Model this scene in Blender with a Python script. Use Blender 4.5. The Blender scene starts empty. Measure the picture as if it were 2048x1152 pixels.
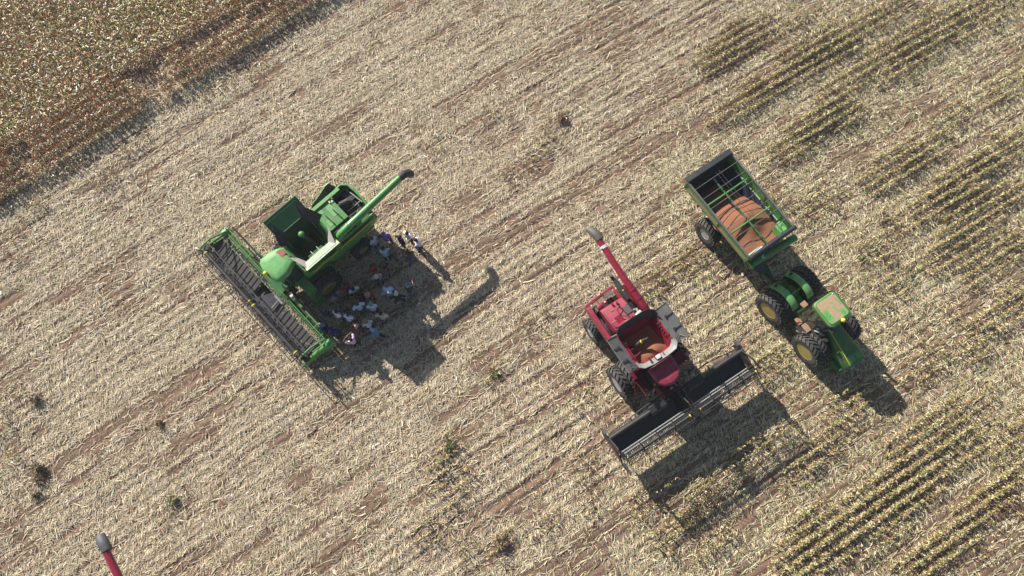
import bpy, math, random
import numpy as np
from mathutils import Vector, Matrix

random.seed(7)
RNG = np.random.default_rng(11)
scene = bpy.context.scene
COL = scene.collection
R = math.radians

# ------------------------------------------------------------------ camera
cam_d = bpy.data.cameras.new("camera")
cam = bpy.data.objects.new("camera", cam_d)
COL.objects.link(cam)
cam.location = (0, 0, 37.0)
cam.rotation_euler = (R(15.3), 0, 0)
cam_d.sensor_width = 36.0
cam_d.lens = 24.0
cam_d.clip_start = 0.1
cam_d.clip_end = 3000
scene.camera = cam

# ------------------------------------------------------------------ sky and sun
SUN_EL, SUN_AZ = 31.0, 134.5           # azimuth of the sun counter-clockwise from +X
world = bpy.data.worlds.new("World")
scene.world = world
world.use_nodes = True
wn = world.node_tree
wn.nodes.clear()
sky = wn.nodes.new("ShaderNodeTexSky")
sky.sky_type = 'NISHITA'
sky.sun_disc = False
sky.sun_elevation = R(SUN_EL)
sky.sun_rotation = R(90.0 - SUN_AZ)
sky.air_density = 1.0
sky.dust_density = 1.0
bg = wn.nodes.new("ShaderNodeBackground")
bg.inputs[1].default_value = 0.06
wo = wn.nodes.new("ShaderNodeOutputWorld")
wn.links.new(sky.outputs[0], bg.inputs[0])
wn.links.new(bg.outputs[0], wo.inputs[0])

sun_d = bpy.data.lights.new("sun", 'SUN')
sun_d.energy = 5.0
sun_d.angle = R(0.55)
sun_d.color = (1.0, 0.95, 0.87)
sun = bpy.data.objects.new("sun", sun_d)
COL.objects.link(sun)
sv = Vector((math.cos(R(SUN_EL)) * math.cos(R(SUN_AZ)), math.cos(R(SUN_EL)) * math.sin(R(SUN_AZ)), math.sin(R(SUN_EL))))
sun.rotation_euler = sv.to_track_quat('Z', 'Y').to_euler()
sun.location = sv * 80

scene.view_settings.view_transform = 'Standard'
scene.view_settings.look = 'None'
scene.view_settings.exposure = 0.66
scene.view_settings.gamma = 1.0
scene.render.engine = 'CYCLES'
scene.cycles.max_bounces = 6

# ------------------------------------------------------------------ materials
def nt_new(name):
    m = bpy.data.materials.new(name)
    m.use_nodes = True
    nt = m.node_tree
    nt.nodes.clear()
    out = nt.nodes.new("ShaderNodeOutputMaterial")
    b = nt.nodes.new("ShaderNodeBsdfPrincipled")
    nt.links.new(b.outputs[0], out.inputs[0])
    return m, nt, b

def noise_fac(nt, scale, lo, hi, detail=4, rough=0.6, vec=None):
    n = nt.nodes.new("ShaderNodeTexNoise")
    n.inputs["Scale"].default_value = scale
    n.inputs["Detail"].default_value = detail
    n.inputs["Roughness"].default_value = rough
    if vec is not None:
        nt.links.new(vec, n.inputs["Vector"])
    r = nt.nodes.new("ShaderNodeMapRange")
    r.inputs[1].default_value = lo
    r.inputs[2].default_value = hi
    nt.links.new(n.outputs[0], r.inputs[0])
    return r.outputs[0]

def mixc(nt, fac, a, b):
    x = nt.nodes.new("ShaderNodeMix")
    x.data_type = 'RGBA'
    for s, v in ((x.inputs[0], fac), (x.inputs[6], a), (x.inputs[7], b)):
        if isinstance(v, (int, float)):
            s.default_value = v
        elif isinstance(v, tuple):
            s.default_value = (*v, 1) if len(v) == 3 else v
        else:
            nt.links.new(v, s)
    return x.outputs[2]

DUST = (0.42, 0.29, 0.19)
def paint(name, rgb, rough=0.4, dust=0.3, metallic=0.0, scale=1.6, dustcol=DUST, coat=0.0):
    m, nt, b = nt_new(name)
    tc = nt.nodes.new("ShaderNodeTexCoord").outputs["Object"]
    f1 = noise_fac(nt, scale, 0.42, 0.72, vec=tc)
    f2 = noise_fac(nt, scale * 9, 0.35, 0.75, vec=tc)
    mul = nt.nodes.new("ShaderNodeMath"); mul.operation = 'MULTIPLY_ADD'
    nt.links.new(f1, mul.inputs[0]); mul.inputs[1].default_value = dust; mul.inputs[2].default_value = dust * 0.25
    mul2 = nt.nodes.new("ShaderNodeMath"); mul2.operation = 'MULTIPLY'; mul2.use_clamp = True
    nt.links.new(mul.outputs[0], mul2.inputs[0])
    add = nt.nodes.new("ShaderNodeMath"); add.operation = 'MULTIPLY_ADD'
    nt.links.new(f2, add.inputs[0]); add.inputs[1].default_value = 0.8; add.inputs[2].default_value = 0.6
    nt.links.new(add.outputs[0], mul2.inputs[1])
    dk = tuple(c * 0.75 for c in rgb)
    base = mixc(nt, noise_fac(nt, scale * 3, 0.3, 0.7, vec=tc), dk, rgb)
    nt.links.new(mixc(nt, mul2.outputs[0], base, dustcol), b.inputs["Base Color"])
    rr = nt.nodes.new("ShaderNodeMapRange")
    nt.links.new(mul2.outputs[0], rr.inputs[0])
    rr.inputs[3].default_value = rough; rr.inputs[4].default_value = 0.9
    nt.links.new(rr.outputs[0], b.inputs["Roughness"])
    b.inputs["Metallic"].default_value = metallic
    b.inputs["Coat Weight"].default_value = coat
    return m

M = {}
M['green'] = paint("green_paint", (0.055, 0.29, 0.055), 0.4, 0.18, coat=0.2)
M['green_roof'] = paint("dusty_green_paint", (0.12, 0.42, 0.12), 0.5, 0.24)
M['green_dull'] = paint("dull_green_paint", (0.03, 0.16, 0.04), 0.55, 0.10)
M['green_bright'] = paint("bright_green_paint", (0.07, 0.28, 0.07), 0.45, 0.24)
M['green_tank'] = paint("shaded_tank_green", (0.015, 0.085, 0.022), 0.5, 0.04)  # shade inside the tank put into a darker green
M['pale_green'] = paint("pale_green_steel", (0.38, 0.47, 0.34), 0.45, 0.08)
M['yellow'] = paint("yellow_paint", (0.80, 0.60, 0.04), 0.45, 0.04)
M['globe'] = paint("yellow_plastic", (0.80, 0.68, 0.10), 0.45, 0.02)
M['red'] = paint("crimson_paint", (0.30, 0.010, 0.040), 0.38, 0.06, coat=0.3)
M['red_dusty'] = paint("dusty_crimson_paint", (0.33, 0.018, 0.058), 0.5, 0.18)
M['red_dark'] = paint("dark_crimson_paint", (0.13, 0.006, 0.02), 0.5, 0.12)
M['red_flat'] = paint("faded_red_sticker", (0.35, 0.08, 0.07), 0.6, 0.10)
M['black'] = paint("black_steel", (0.012, 0.013, 0.016), 0.45, 0.06)
M['char'] = paint("charcoal_plastic", (0.028, 0.032, 0.038), 0.5, 0.07)
M['grey'] = paint("grey_sheet", (0.12, 0.125, 0.13), 0.5, 0.14)
M['ltgrey'] = paint("light_grey_sheet", (0.25, 0.26, 0.25), 0.5, 0.12)
M['belt'] = paint("draper_belt_rubber", (0.068, 0.068, 0.070), 0.6, 0.08)
M['belt_black'] = paint("black_belt_rubber", (0.008, 0.011, 0.016), 0.5, 0.02)
M['steel'] = paint("bare_steel", (0.42, 0.42, 0.42), 0.35, 0.10, metallic=0.6)
M['white'] = paint("white_plastic", (0.72, 0.72, 0.70), 0.45, 0.05)
M['brown'] = paint("dusty_brown_floor", (0.30, 0.20, 0.13), 0.9, 0.3)
M['tyre'] = paint("tyre_rubber", (0.040, 0.040, 0.042), 0.75, 0.25, dustcol=(0.24, 0.21, 0.18))
M['rim_yellow'] = paint("yellow_rim", (0.44, 0.36, 0.10), 0.5, 0.18)
M['rim_silver'] = paint("silver_rim", (0.48, 0.49, 0.49), 0.4, 0.15)
M['sheet_shaded'] = paint("shaded_sheet", (0.015, 0.018, 0.026), 0.6, 0.10)  # near black for sheets turned away from the sun
M['sheet_lit'] = paint("sunlit_grey_canvas", (0.33, 0.31, 0.30), 0.8, 0.15)  # lighter grey for the corner sheets facing the sun
M['orange'] = paint("orange_lens", (0.75, 0.16, 0.03), 0.3, 0.03)
M['redlens'] = paint("red_lens", (0.55, 0.03, 0.02), 0.3, 0.03)
M['navy_steel'] = paint("dark_blue_steel", (0.018, 0.024, 0.040), 0.5, 0.06)
M['spout_grey'] = paint("dusty_grey_spout", (0.10, 0.10, 0.085), 0.6, 0.12)
M['spout_blue'] = paint("blue_grey_spout", (0.085, 0.095, 0.10), 0.6, 0.05)
M['decal'] = paint("white_decal", (0.78, 0.78, 0.76), 0.5, 0.03)
M['brown_dust'] = paint("dust_coated_panel", (0.40, 0.25, 0.15), 0.85, 0.3, scale=3)

def glass():
    m, nt, b = nt_new("tinted_cab_glass")
    b.inputs["Base Color"].default_value = (0.03, 0.045, 0.04, 1)
    b.inputs["Roughness"].default_value = 0.06
    b.inputs["Coat Weight"].default_value = 0.6
    return m
M['glass'] = glass()
M['hopper_shade'] = paint("hopper_shade_paint", (0.016, 0.030, 0.055), 0.5, 0.03)  # dark blue standing for the shade inside the cart
M['green_hood'] = paint("darkened_green_paint", (0.03, 0.17, 0.05), 0.5, 0.16)  # green darkened for the cab's shadow on the hood

def roof_dusty():
    m, nt, b = nt_new("roof_paint_under_dust")
    tc = nt.nodes.new("ShaderNodeTexCoord").outputs["Object"]
    mp = nt.nodes.new("ShaderNodeMapping")
    mp.inputs["Scale"].default_value = (1.2, 1.0, 1.0)
    nt.links.new(tc, mp.inputs[0])
    f = noise_fac(nt, 1.5, 0.46, 0.62, detail=6, rough=0.55, vec=mp.outputs[0])
    f2 = noise_fac(nt, 18, 0.3, 0.8, vec=tc)
    dust = mixc(nt, f2, (0.38, 0.25, 0.15), (0.52, 0.38, 0.25))
    nt.links.new(mixc(nt, f, dust, (0.09, 0.36, 0.08)), b.inputs["Base Color"])
    b.inputs["Roughness"].default_value = 0.75
    return m
M['roof_dusty'] = roof_dusty()

def tint_mat(name, rough=0.85, var=0.25, scale=30.0, spec=0.25, trans=0.0):
    """base colour stored per plant piece, with a fine mottling"""
    m, nt, b = nt_new(name)
    at = nt.nodes.new("ShaderNodeAttribute"); at.attribute_name = "tint"
    geo = nt.nodes.new("ShaderNodeTexCoord").outputs["Object"]
    f = noise_fac(nt, scale, 0.3, 0.7, detail=2, vec=geo)
    hv = nt.nodes.new("ShaderNodeHueSaturation")
    nt.links.new(at.outputs["Color"], hv.inputs["Color"])
    mr = nt.nodes.new("ShaderNodeMapRange")
    nt.links.new(f, mr.inputs[0]); mr.inputs[3].default_value = 1 - var; mr.inputs[4].default_value = 1 + var
    nt.links.new(mr.outputs[0], hv.inputs["Value"])
    nt.links.new(hv.outputs[0], b.inputs["Base Color"])
    b.inputs["Roughness"].default_value = rough
    b.inputs["Specular IOR Level"].default_value = spec
    return m
M['straw'] = tint_mat("dry_straw", 0.7, 0.22, 22, 0.4)
M['leaf'] = tint_mat("sorghum_leaf", 0.42, 0.2, 16, 0.5)

def grain_mat():
    m, nt, b = nt_new("sorghum_grain")
    tc = nt.nodes.new("ShaderNodeTexCoord").outputs["Object"]
    f = noise_fac(nt, 60, 0.3, 0.7, detail=3, vec=tc)
    f2 = noise_fac(nt, 1.3, 0.35, 0.7, vec=tc)
    c = mixc(nt, f, (0.19, 0.062, 0.030), (0.37, 0.15, 0.078))
    nt.links.new(mixc(nt, f2, c, (0.27, 0.12, 0.066)), b.inputs["Base Color"])
    b.inputs["Roughness"].default_value = 0.9
    bp = nt.nodes.new("ShaderNodeBump"); bp.inputs["Strength"].default_value = 0.3; bp.inputs["Distance"].default_value = 0.02
    nt.links.new(f, bp.inputs["Height"]); nt.links.new(bp.outputs[0], b.inputs["Normal"])
    return m
M['grain'] = grain_mat()

def soil_mat():
    m, nt, b = nt_new("red_brown_soil")
    geo = nt.nodes.new("ShaderNodeNewGeometry").outputs["Position"]
    mp = nt.nodes.new("ShaderNodeMapping"); mp.vector_type = 'TEXTURE'
    mp.inputs["Rotation"].default_value = (0, 0, R(33)); mp.inputs["Scale"].default_value = (3.5, 1, 1)
    nt.links.new(geo, mp.inputs[0])
    big = noise_fac(nt, 0.25, 0.35, 0.65, detail=5, vec=geo)
    rowy = noise_fac(nt, 1.4, 0.35, 0.68, detail=6, vec=mp.outputs[0])
    fine = noise_fac(nt, 14, 0.3, 0.7, detail=6, rough=0.7, vec=geo)
    c1 = mixc(nt, big, (0.225, 0.14, 0.095), (0.285, 0.19, 0.135))
    c2 = mixc(nt, rowy, c1, (0.32, 0.23, 0.165))
    c3 = mixc(nt, fine, tuple(0.7 * x for x in (0.23, 0.135, 0.09)), c2)
    # chaff and husk lying in the soil
    vor = nt.nodes.new("ShaderNodeTexVoronoi"); vor.inputs["Scale"].default_value = 16
    mp2 = nt.nodes.new("ShaderNodeMapping"); mp2.inputs["Scale"].default_value = (0.35, 1.0, 1)
    mp2.inputs["Rotation"].default_value = (0, 0, R(-50))
    nt.links.new(geo, mp2.inputs[0]); nt.links.new(mp2.outputs[0], vor.inputs["Vector"])
    chaff = nt.nodes.new("ShaderNodeMapRange"); chaff.inputs[1].default_value = 0.34; chaff.inputs[2].default_value = 0.12
    nt.links.new(vor.outputs["Distance"], chaff.inputs[0])
    cm = nt.nodes.new("ShaderNodeMath"); cm.operation = 'MULTIPLY'
    nt.links.new(chaff.outputs[0], cm.inputs[0]); nt.links.new(big, cm.inputs[1])
    cm2 = nt.nodes.new("ShaderNodeMath"); cm2.operation = 'MULTIPLY'
    nt.links.new(cm.outputs[0], cm2.inputs[0]); cm2.inputs[1].default_value = 0.9
    c4 = mixc(nt, cm2.outputs[0], c3, (0.46, 0.37, 0.26))
    nt.links.new(c4, b.inputs["Base Color"])
    b.inputs["Roughness"].default_value = 0.95
    b.inputs["Specular IOR Level"].default_value = 0.15
    bp = nt.nodes.new("ShaderNodeBump"); bp.inputs["Strength"].default_value = 0.6; bp.inputs["Distance"].default_value = 0.05
    nt.links.new(fine, bp.inputs["Height"]); nt.links.new(bp.outputs[0], b.inputs["Normal"])
    return m
M['soil'] = soil_mat()

def flat(name, rgb, rough=0.85, var=0.2):
    m, nt, b = nt_new(name)
    tc = nt.nodes.new("ShaderNodeTexCoord").outputs["Object"]
    f = noise_fac(nt, 14, 0.3, 0.7, vec=tc)
    nt.links.new(mixc(nt, f, tuple(c * (1 - var) for c in rgb), tuple(min(1, c * (1 + var * .6)) for c in rgb)), b.inputs["Base Color"])
    b.inputs["Roughness"].default_value = rough
    return m

# ------------------------------------------------------------------ mesh helper
SPLIT = {"reel_spider", "back_pipe", "cross_bar", "reel_band", "handrail", "strap", "flange", "rib", "gas_strut", "work_lamp", "marker_lamp", "roof_lamp", "tail_lamp", "pillar",
         "stripe", "wall_strip", "gusset", "slope_rib", "side_rib", "headlight", "latch", "worn_decal", "filler_cap", "beacon", "brace", "bracket", "hydraulic_hose", "rail", "spine_clamp",
         "tarp_cord", "bat_bar", "reel_rod", "belt_roller", "roof_groove", "hinge_arm", "hydraulic_fitting", "edge_strip", "platform", "roof_rib", "side_louver", "tank_lip", "gearbox", "tank_brace", "access_panel"}
class MB:
    def __init__(s):
        s.v = []; s.f = []; s.g = []
    def add(s, vs, fs):
        o = len(s.v); s.g.append((o, len(s.f)))
        s.v += [tuple(map(float, p)) for p in vs]
        s.f += [tuple(i + o for i in f) for f in fs]
        return s
    def box(s, x0, x1, y0, y1, z0, z1):
        vs = [(x0, y0, z0), (x1, y0, z0), (x1, y1, z0), (x0, y1, z0), (x0, y0, z1), (x1, y0, z1), (x1, y1, z1), (x0, y1, z1)]
        return s.add(vs, [(3, 2, 1, 0), (4, 5, 6, 7), (0, 1, 5, 4), (1, 2, 6, 5), (2, 3, 7, 6), (3, 0, 4, 7)])
    def beam(s, p0, p1, w, h, up=(0, 0, 1)):
        p0 = Vector(p0); p1 = Vector(p1)
        d = (p1 - p0).normalized(); u = Vector(up)
        if abs(d.dot(u)) > 0.98: u = Vector((1, 0, 0))
        a = d.cross(u).normalized() * (w / 2); b = a.cross(d).normalized() * (h / 2)
        vs = []
        for p in (p0, p1):
            vs += [p - a - b, p + a - b, p + a + b, p - a + b]
        return s.add(vs, [(3, 2, 1, 0), (4, 5, 6, 7), (0, 1, 5, 4), (1, 2, 6, 5), (2, 3, 7, 6), (3, 0, 4, 7)])
    def tube(s, pts, r, n=8, caps=True):
        pts = [Vector(p) for p in pts]
        rs = r if isinstance(r, (list, tuple)) else [r] * len(pts)
        rings = []; pa = None
        for i, p in enumerate(pts):
            d = ((pts[min(i + 1, len(pts) - 1)] - p).normalized() + (p - pts[max(i - 1, 0)]).normalized())
            d = d.normalized() if d.length > 1e-6 else Vector((0, 0, 1))
            if pa is None:
                u = Vector((0, 0, 1)) if abs(d.z) < 0.9 else Vector((1, 0, 0))
                a = d.cross(u).normalized()
            else:
                a = (pa - d * pa.dot(d)).normalized()
            pa = a; b = d.cross(a)
            rings.append([p + (a * math.cos(t) + b * math.sin(t)) * rs[i] for t in [2 * math.pi * k / n for k in range(n)]])
        return s.loft(rings, caps)
    def loft(s, rings, caps=True):
        n = len(rings[0]); vs = [p for r_ in rings for p in r_]; fs = []
        for i in range(len(rings) - 1):
            for k in range(n):
                k2 = (k + 1) % n
                fs.append((i * n + k, i * n + k2, (i + 1) * n + k2, (i + 1) * n + k))
        if caps:
            fs.append(tuple(range(n - 1, -1, -1))); fs.append(tuple((len(rings) - 1) * n + k for k in range(n)))
        return s.add(vs, fs)
    def prism_x(s, prof, x0, x1):
        return s.loft([[(x0, y, z) for y, z in prof], [(x1, y, z) for y, z in prof]])
    def prism_z(s, prof, z0, z1, sc=1.0):
        cx = sum(p[0] for p in prof) / len(prof); cy = sum(p[1] for p in prof) / len(prof)
        return s.loft([[(x, y, z0) for x, y in prof], [(cx + (x - cx) * sc, cy + (y - cy) * sc, z1) for x, y in prof]])
    def plate(s, quad, t):
        q = [Vector(p) for p in quad]
        nrm = (q[1] - q[0]).cross(q[2] - q[0]).normalized() * t
        n = len(q)
        return s.loft([q, [p + nrm for p in q]])
    def sheet(s, grid, t):
        """a thick curved sheet from rows of points"""
        g = [[Vector(p) for p in r_] for r_ in grid]; m = len(g); n = len(g[0])
        def nr(i, j):
            a = g[min(i + 1, m - 1)][j] - g[max(i - 1, 0)][j]; b = g[i][min(j + 1, n - 1)] - g[i][max(j - 1, 0)]
            c = a.cross(b); return c.normalized() if c.length > 1e-9 else Vector((0, 0, 1))
        top = [g[i][j] for i in range(m) for j in range(n)]
        bot = [g[i][j] - nr(i, j) * t for i in range(m) for j in range(n)]
        o = m * n; fs = []
        for i in range(m - 1):
            for j in range(n - 1):
                a, b, c, d = i * n + j, i * n + j + 1, (i + 1) * n + j + 1, (i + 1) * n + j
                fs += [(a, b, c, d), (o + d, o + c, o + b, o + a)]
        for j in range(n - 1):
            fs += [(j + 1, j, o + j, o + j + 1), ((m - 1) * n + j, (m - 1) * n + j + 1, o + (m - 1) * n + j + 1, o + (m - 1) * n + j)]
        for i in range(m - 1):
            fs += [(i * n, (i + 1) * n, o + (i + 1) * n, o + i * n), ((i + 1) * n + n - 1, i * n + n - 1, o + i * n + n - 1, o + (i + 1) * n + n - 1)]
        return s.add(top + bot, fs)
    def lathe_x(s, prof, n=32, c=(0, 0, 0)):
        """prof: (x, r) turned about the x axis"""
        rings = [[(c[0] + x, c[1] + r_ * math.cos(t), c[2] + r_ * math.sin(t)) for t in [2 * math.pi * k / n for k in range(n)]] for x, r_ in prof]
        return s.loft(rings, True)
    def ell(s, c, r, n=14, m=8, half=False):
        c = Vector(c)
        rings = []
        for i in range(m + 1):
            ph = -math.pi / 2 + math.pi * i / m
            if half: ph = math.pi / 2 * i / m
            cr = max(math.cos(ph), 0.02)
            rings.append([c + Vector((r[0] * cr * math.cos(t), r[1] * cr * math.sin(t), r[2] * math.sin(ph))) for t in [2 * math.pi * k / n for k in range(n)]])
        return s.loft(rings, True)
    def build(s, name, mat, parent=None, ang=35, loc=None, rotz=None, bevel=0.0):
        if name in SPLIT and len(s.g) > 1:
            first = None; ends = s.g[1:] + [(len(s.v), len(s.f))]
            for (v0, f0), (v1, f1) in zip(s.g, ends):
                m = MB(); m.v = s.v[v0:v1]; m.f = [tuple(i - v0 for i in f) for f in s.f[f0:f1]]
                o = m.build(name, mat, parent, ang, loc, rotz, bevel); first = first or o
            return first
        me = bpy.data.meshes.new(name)
        me.from_pydata(s.v, [], s.f)
        me.update()
        me.polygons.foreach_set("use_smooth", [True] * len(me.polygons))
        me.set_sharp_from_angle(angle=R(ang))
        me.materials.append(M[mat] if isinstance(mat, str) else mat)
        o = bpy.data.objects.new(name, me)
        COL.objects.link(o)
        if parent is not None: o.parent = parent
        if loc is not None: o.location = loc
        if rotz is not None: o.rotation_euler = (0, 0, rotz)
        if bevel > 0:
            bv = o.modifiers.new("bevel", 'BEVEL'); bv.width = bevel; bv.segments = 2; bv.limit_method = 'ANGLE'; bv.angle_limit = R(40)
        return o

def thing(name, label, cat, loc=(0, 0, 0), rotz=0.0, group=None):
    o = bpy.data.objects.new(name, None)
    o.empty_display_size = 0.3
    COL.objects.link(o)
    o.location = loc; o.rotation_euler = (0, 0, rotz)
    o['label'] = label; o['category'] = cat
    if group: o['group'] = group
    return o

def tag(o, label=None, cat=None, group=None, kind=None):
    if label: o['label'] = label
    if cat: o['category'] = cat
    if group: o['group'] = group
    if kind: o['kind'] = kind
    return o

def copy_tree(o, parent=None):
    c = o.copy(); COL.objects.link(c)
    if parent is not None: c.parent = parent
    for ch in list(o.children): copy_tree(ch, c)
    return c

def rot2(x, y, a):
    return (x * math.cos(a) - y * math.sin(a), x * math.sin(a) + y * math.cos(a))

def unproject(px, py, z=0.0):
    """where a point of the surveyed photo (2048 wide) stands at height z"""
    c, s = math.cos(R(15.3)), math.sin(R(15.3)); F = 1365.333
    x = (px - 1024) / F; y = -(py - 576) / F
    t = (z - 37.0) / (y * s - c)
    return (x * t, (y * c + s) * t)

# ------------------------------------------------------------------ ground
def hash2(ix, iy, seed):
    h = (ix.astype(np.int64) * 374761393 + iy.astype(np.int64) * 668265263 + seed * 974634777) & 0x7fffffff
    h = (h ^ (h >> 13)) * 1274126177 & 0x7fffffff
    return ((h ^ (h >> 16)) & 0xffff) / 65535.0
def vnoise(x, y, seed=0):
    ix = np.floor(x); iy = np.floor(y); fx = x - ix; fy = y - iy
    fx = fx * fx * (3 - 2 * fx); fy = fy * fy * (3 - 2 * fy)
    a = hash2(ix, iy, seed); b = hash2(ix + 1, iy, seed); c = hash2(ix, iy + 1, seed); d = hash2(ix + 1, iy + 1, seed)
    return (a * (1 - fx) + b * fx) * (1 - fy) + (c * (1 - fx) + d * fx) * fy
def fbm(x, y, seed=0, oct=4):
    v = 0; a = 0.5; t = 0
    for o in range(oct):
        v = v + a * vnoise(x, y, seed + o * 17); t += a; a *= 0.5; x = x * 2.03; y = y * 2.03
    return v / t

ROW = R(33.0)
def rowc(x, y):
    """along-row and across-row coordinates; the rows bend slightly across the field"""
    v = 0.834 * (y - 0.663 * x + 0.0016 * x * x)
    return x * 0.834 + y * 0.552, v
def row_y(x, v):
    return v / 0.834 + 0.663 * x - 0.0016 * x * x
def row_angle(x):
    return np.arctan(0.663 - 0.0032 * x)
def gheight(x, y):
    u, v = rowc(x, y)
    ph = v * 2 * math.pi / 0.53 + 0.9 * (fbm(u * 0.4, v * 0.4, 5, 2) - .5)
    amp = (0.004 + 0.052 * fbm(u * 0.12, v * 0.22, 9, 3)) * (0.72 + 0.28 * np.clip((x + 8) / 16, 0, 1))
    h = amp * np.cos(ph) + 0.012 * np.cos(ph * 0.5 + 1.0)
    h = h + 0.10 * (fbm(u * 0.35, v * 0.9, 21, 4) - 0.5)
    return h - 0.04

def make_ground():
    fine_x = np.arange(-38, 38.01, 0.085); fine_y = np.arange(-11, 35.01, 0.085)
    ext = np.array([60, 90, 150, 300, 600, 1200.0])
    xs = np.concatenate([-ext[::-1], fine_x, ext]); ys = np.concatenate([-ext[::-1], fine_y, ext])
    X, Y = np.meshgrid(xs, ys)
    Z = gheight(X, Y)
    far = (np.abs(X) > 38.5) | (Y > 35.5) | (Y < -11.5)
    Z[far] = -0.03
    n, m = len(xs), len(ys)
    co = np.stack([X, Y, Z], -1).reshape(-1, 3).astype(np.float32)
    i = np.arange(m - 1)[:, None] * n + np.arange(n - 1)[None, :]
    q = np.stack([i, i + 1, i + n + 1, i + n], -1).reshape(-1, 4)
    return mesh_np("ground", co, q, M['soil'], smooth=True)

def mesh_np(name, co, quads, mat, smooth=False, tint=None):
    me = bpy.data.meshes.new(name)
    me.vertices.add(len(co)); me.vertices.foreach_set("co", co.astype(np.float32).ravel())
    k = quads.shape[1]
    me.loops.add(quads.size); me.loops.foreach_set("vertex_index", quads.astype(np.int32).ravel())
    me.polygons.add(len(quads))
    me.polygons.foreach_set("loop_start", np.arange(0, quads.size, k, dtype=np.int32))
    me.polygons.foreach_set("loop_total", np.full(len(quads), k, dtype=np.int32))
    me.polygons.foreach_set("use_smooth", np.full(len(quads), smooth, dtype=bool))
    me.update(calc_edges=True)
    if tint is not None:
        a = me.color_attributes.new("tint", 'FLOAT_COLOR', 'POINT')
        a.data.foreach_set("color", np.concatenate([tint, np.ones((len(tint), 1))], 1).astype(np.float32).ravel())
    me.materials.append(mat)
    o = bpy.data.objects.new(name, me)
    COL.objects.link(o)
    return o

g = make_ground(); tag(g, kind='structure')

def make_haze():
    b = MB(); b.box(-1300, 1300, -1300, 1300, -1.3, 38.0)
    m = bpy.data.materials.new("thin_haze"); m.use_nodes = True; nt = m.node_tree; nt.nodes.clear()
    out = nt.nodes.new("ShaderNodeOutputMaterial"); v = nt.nodes.new("ShaderNodeVolumePrincipled")
    v.inputs["Color"].default_value = (0.90, 0.94, 1.0, 1); v.inputs["Density"].default_value = 0.0006; v.inputs["Anisotropy"].default_value = 0.3
    nt.links.new(v.outputs[0], out.inputs["Volume"])
    tag(b.build("haze", m), kind='stuff')
make_haze()

class Ribbons:
    """many thin two-segment blades (stalks, straws, leaves) gathered into one mesh"""
    def __init__(s): s.co = []; s.tint = []
    def add(s, P0, P1, P2, w0, w1, w2, side, col):
        n = len(P0)
        w0, w1, w2 = [np.broadcast_to(np.asarray(w, float), (n,))[:, None] / 2 for w in (w0, w1, w2)]
        V = np.stack([P0 - side * w0, P0 + side * w0, P1 - side * w1, P1 + side * w1, P2 - side * w2, P2 + side * w2], 1)
        s.co.append(V.reshape(-1, 3)); s.tint.append(np.repeat(col, 6, 0))
    def build(s, name, mat):
        co = np.concatenate(s.co); t = np.concatenate(s.tint); n = len(co) // 6
        b = np.arange(n)[:, None] * 6
        q = np.concatenate([b + np.array([[0, 1, 3, 2]]), b + np.array([[2, 3, 5, 4]])], 1).reshape(-1, 4)
        return mesh_np(name, co, q, mat, tint=np.clip(t, 0, 1))

def colpick(n, cols, wts, jit=0.12):
    c = np.array(cols)[RNG.choice(len(cols), n, p=np.array(wts) / sum(wts))]
    return c * (1 + jit * RNG.standard_normal((n, 1))) * (1 + 0.04 * RNG.standard_normal((n, 3)))

def arr_un(px, py, z=0.0):
    c, s = math.cos(R(15.3)), math.sin(R(15.3)); F = 1365.333
    x = (px - 1024) / F; y = -(py - 576) / F; t = (z - 37.0) / (y * s - c)
    return x * t, (y * c + s) * t

# edge of the standing crop: through two surveyed points
EA = np.array(unproject(0, 405, 0.0)); EB = np.array(unproject(600, 28, 0.0))
ED = (EB - EA) / np.linalg.norm(EB - EA); EN = np.array([-ED[1], ED[0]])
FIELD_A = math.atan2(ED[1], ED[0])
def field_depth(x, y):
    return (x - EA[0]) * EN[0] + (y - EA[1]) * EN[1]

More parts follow.
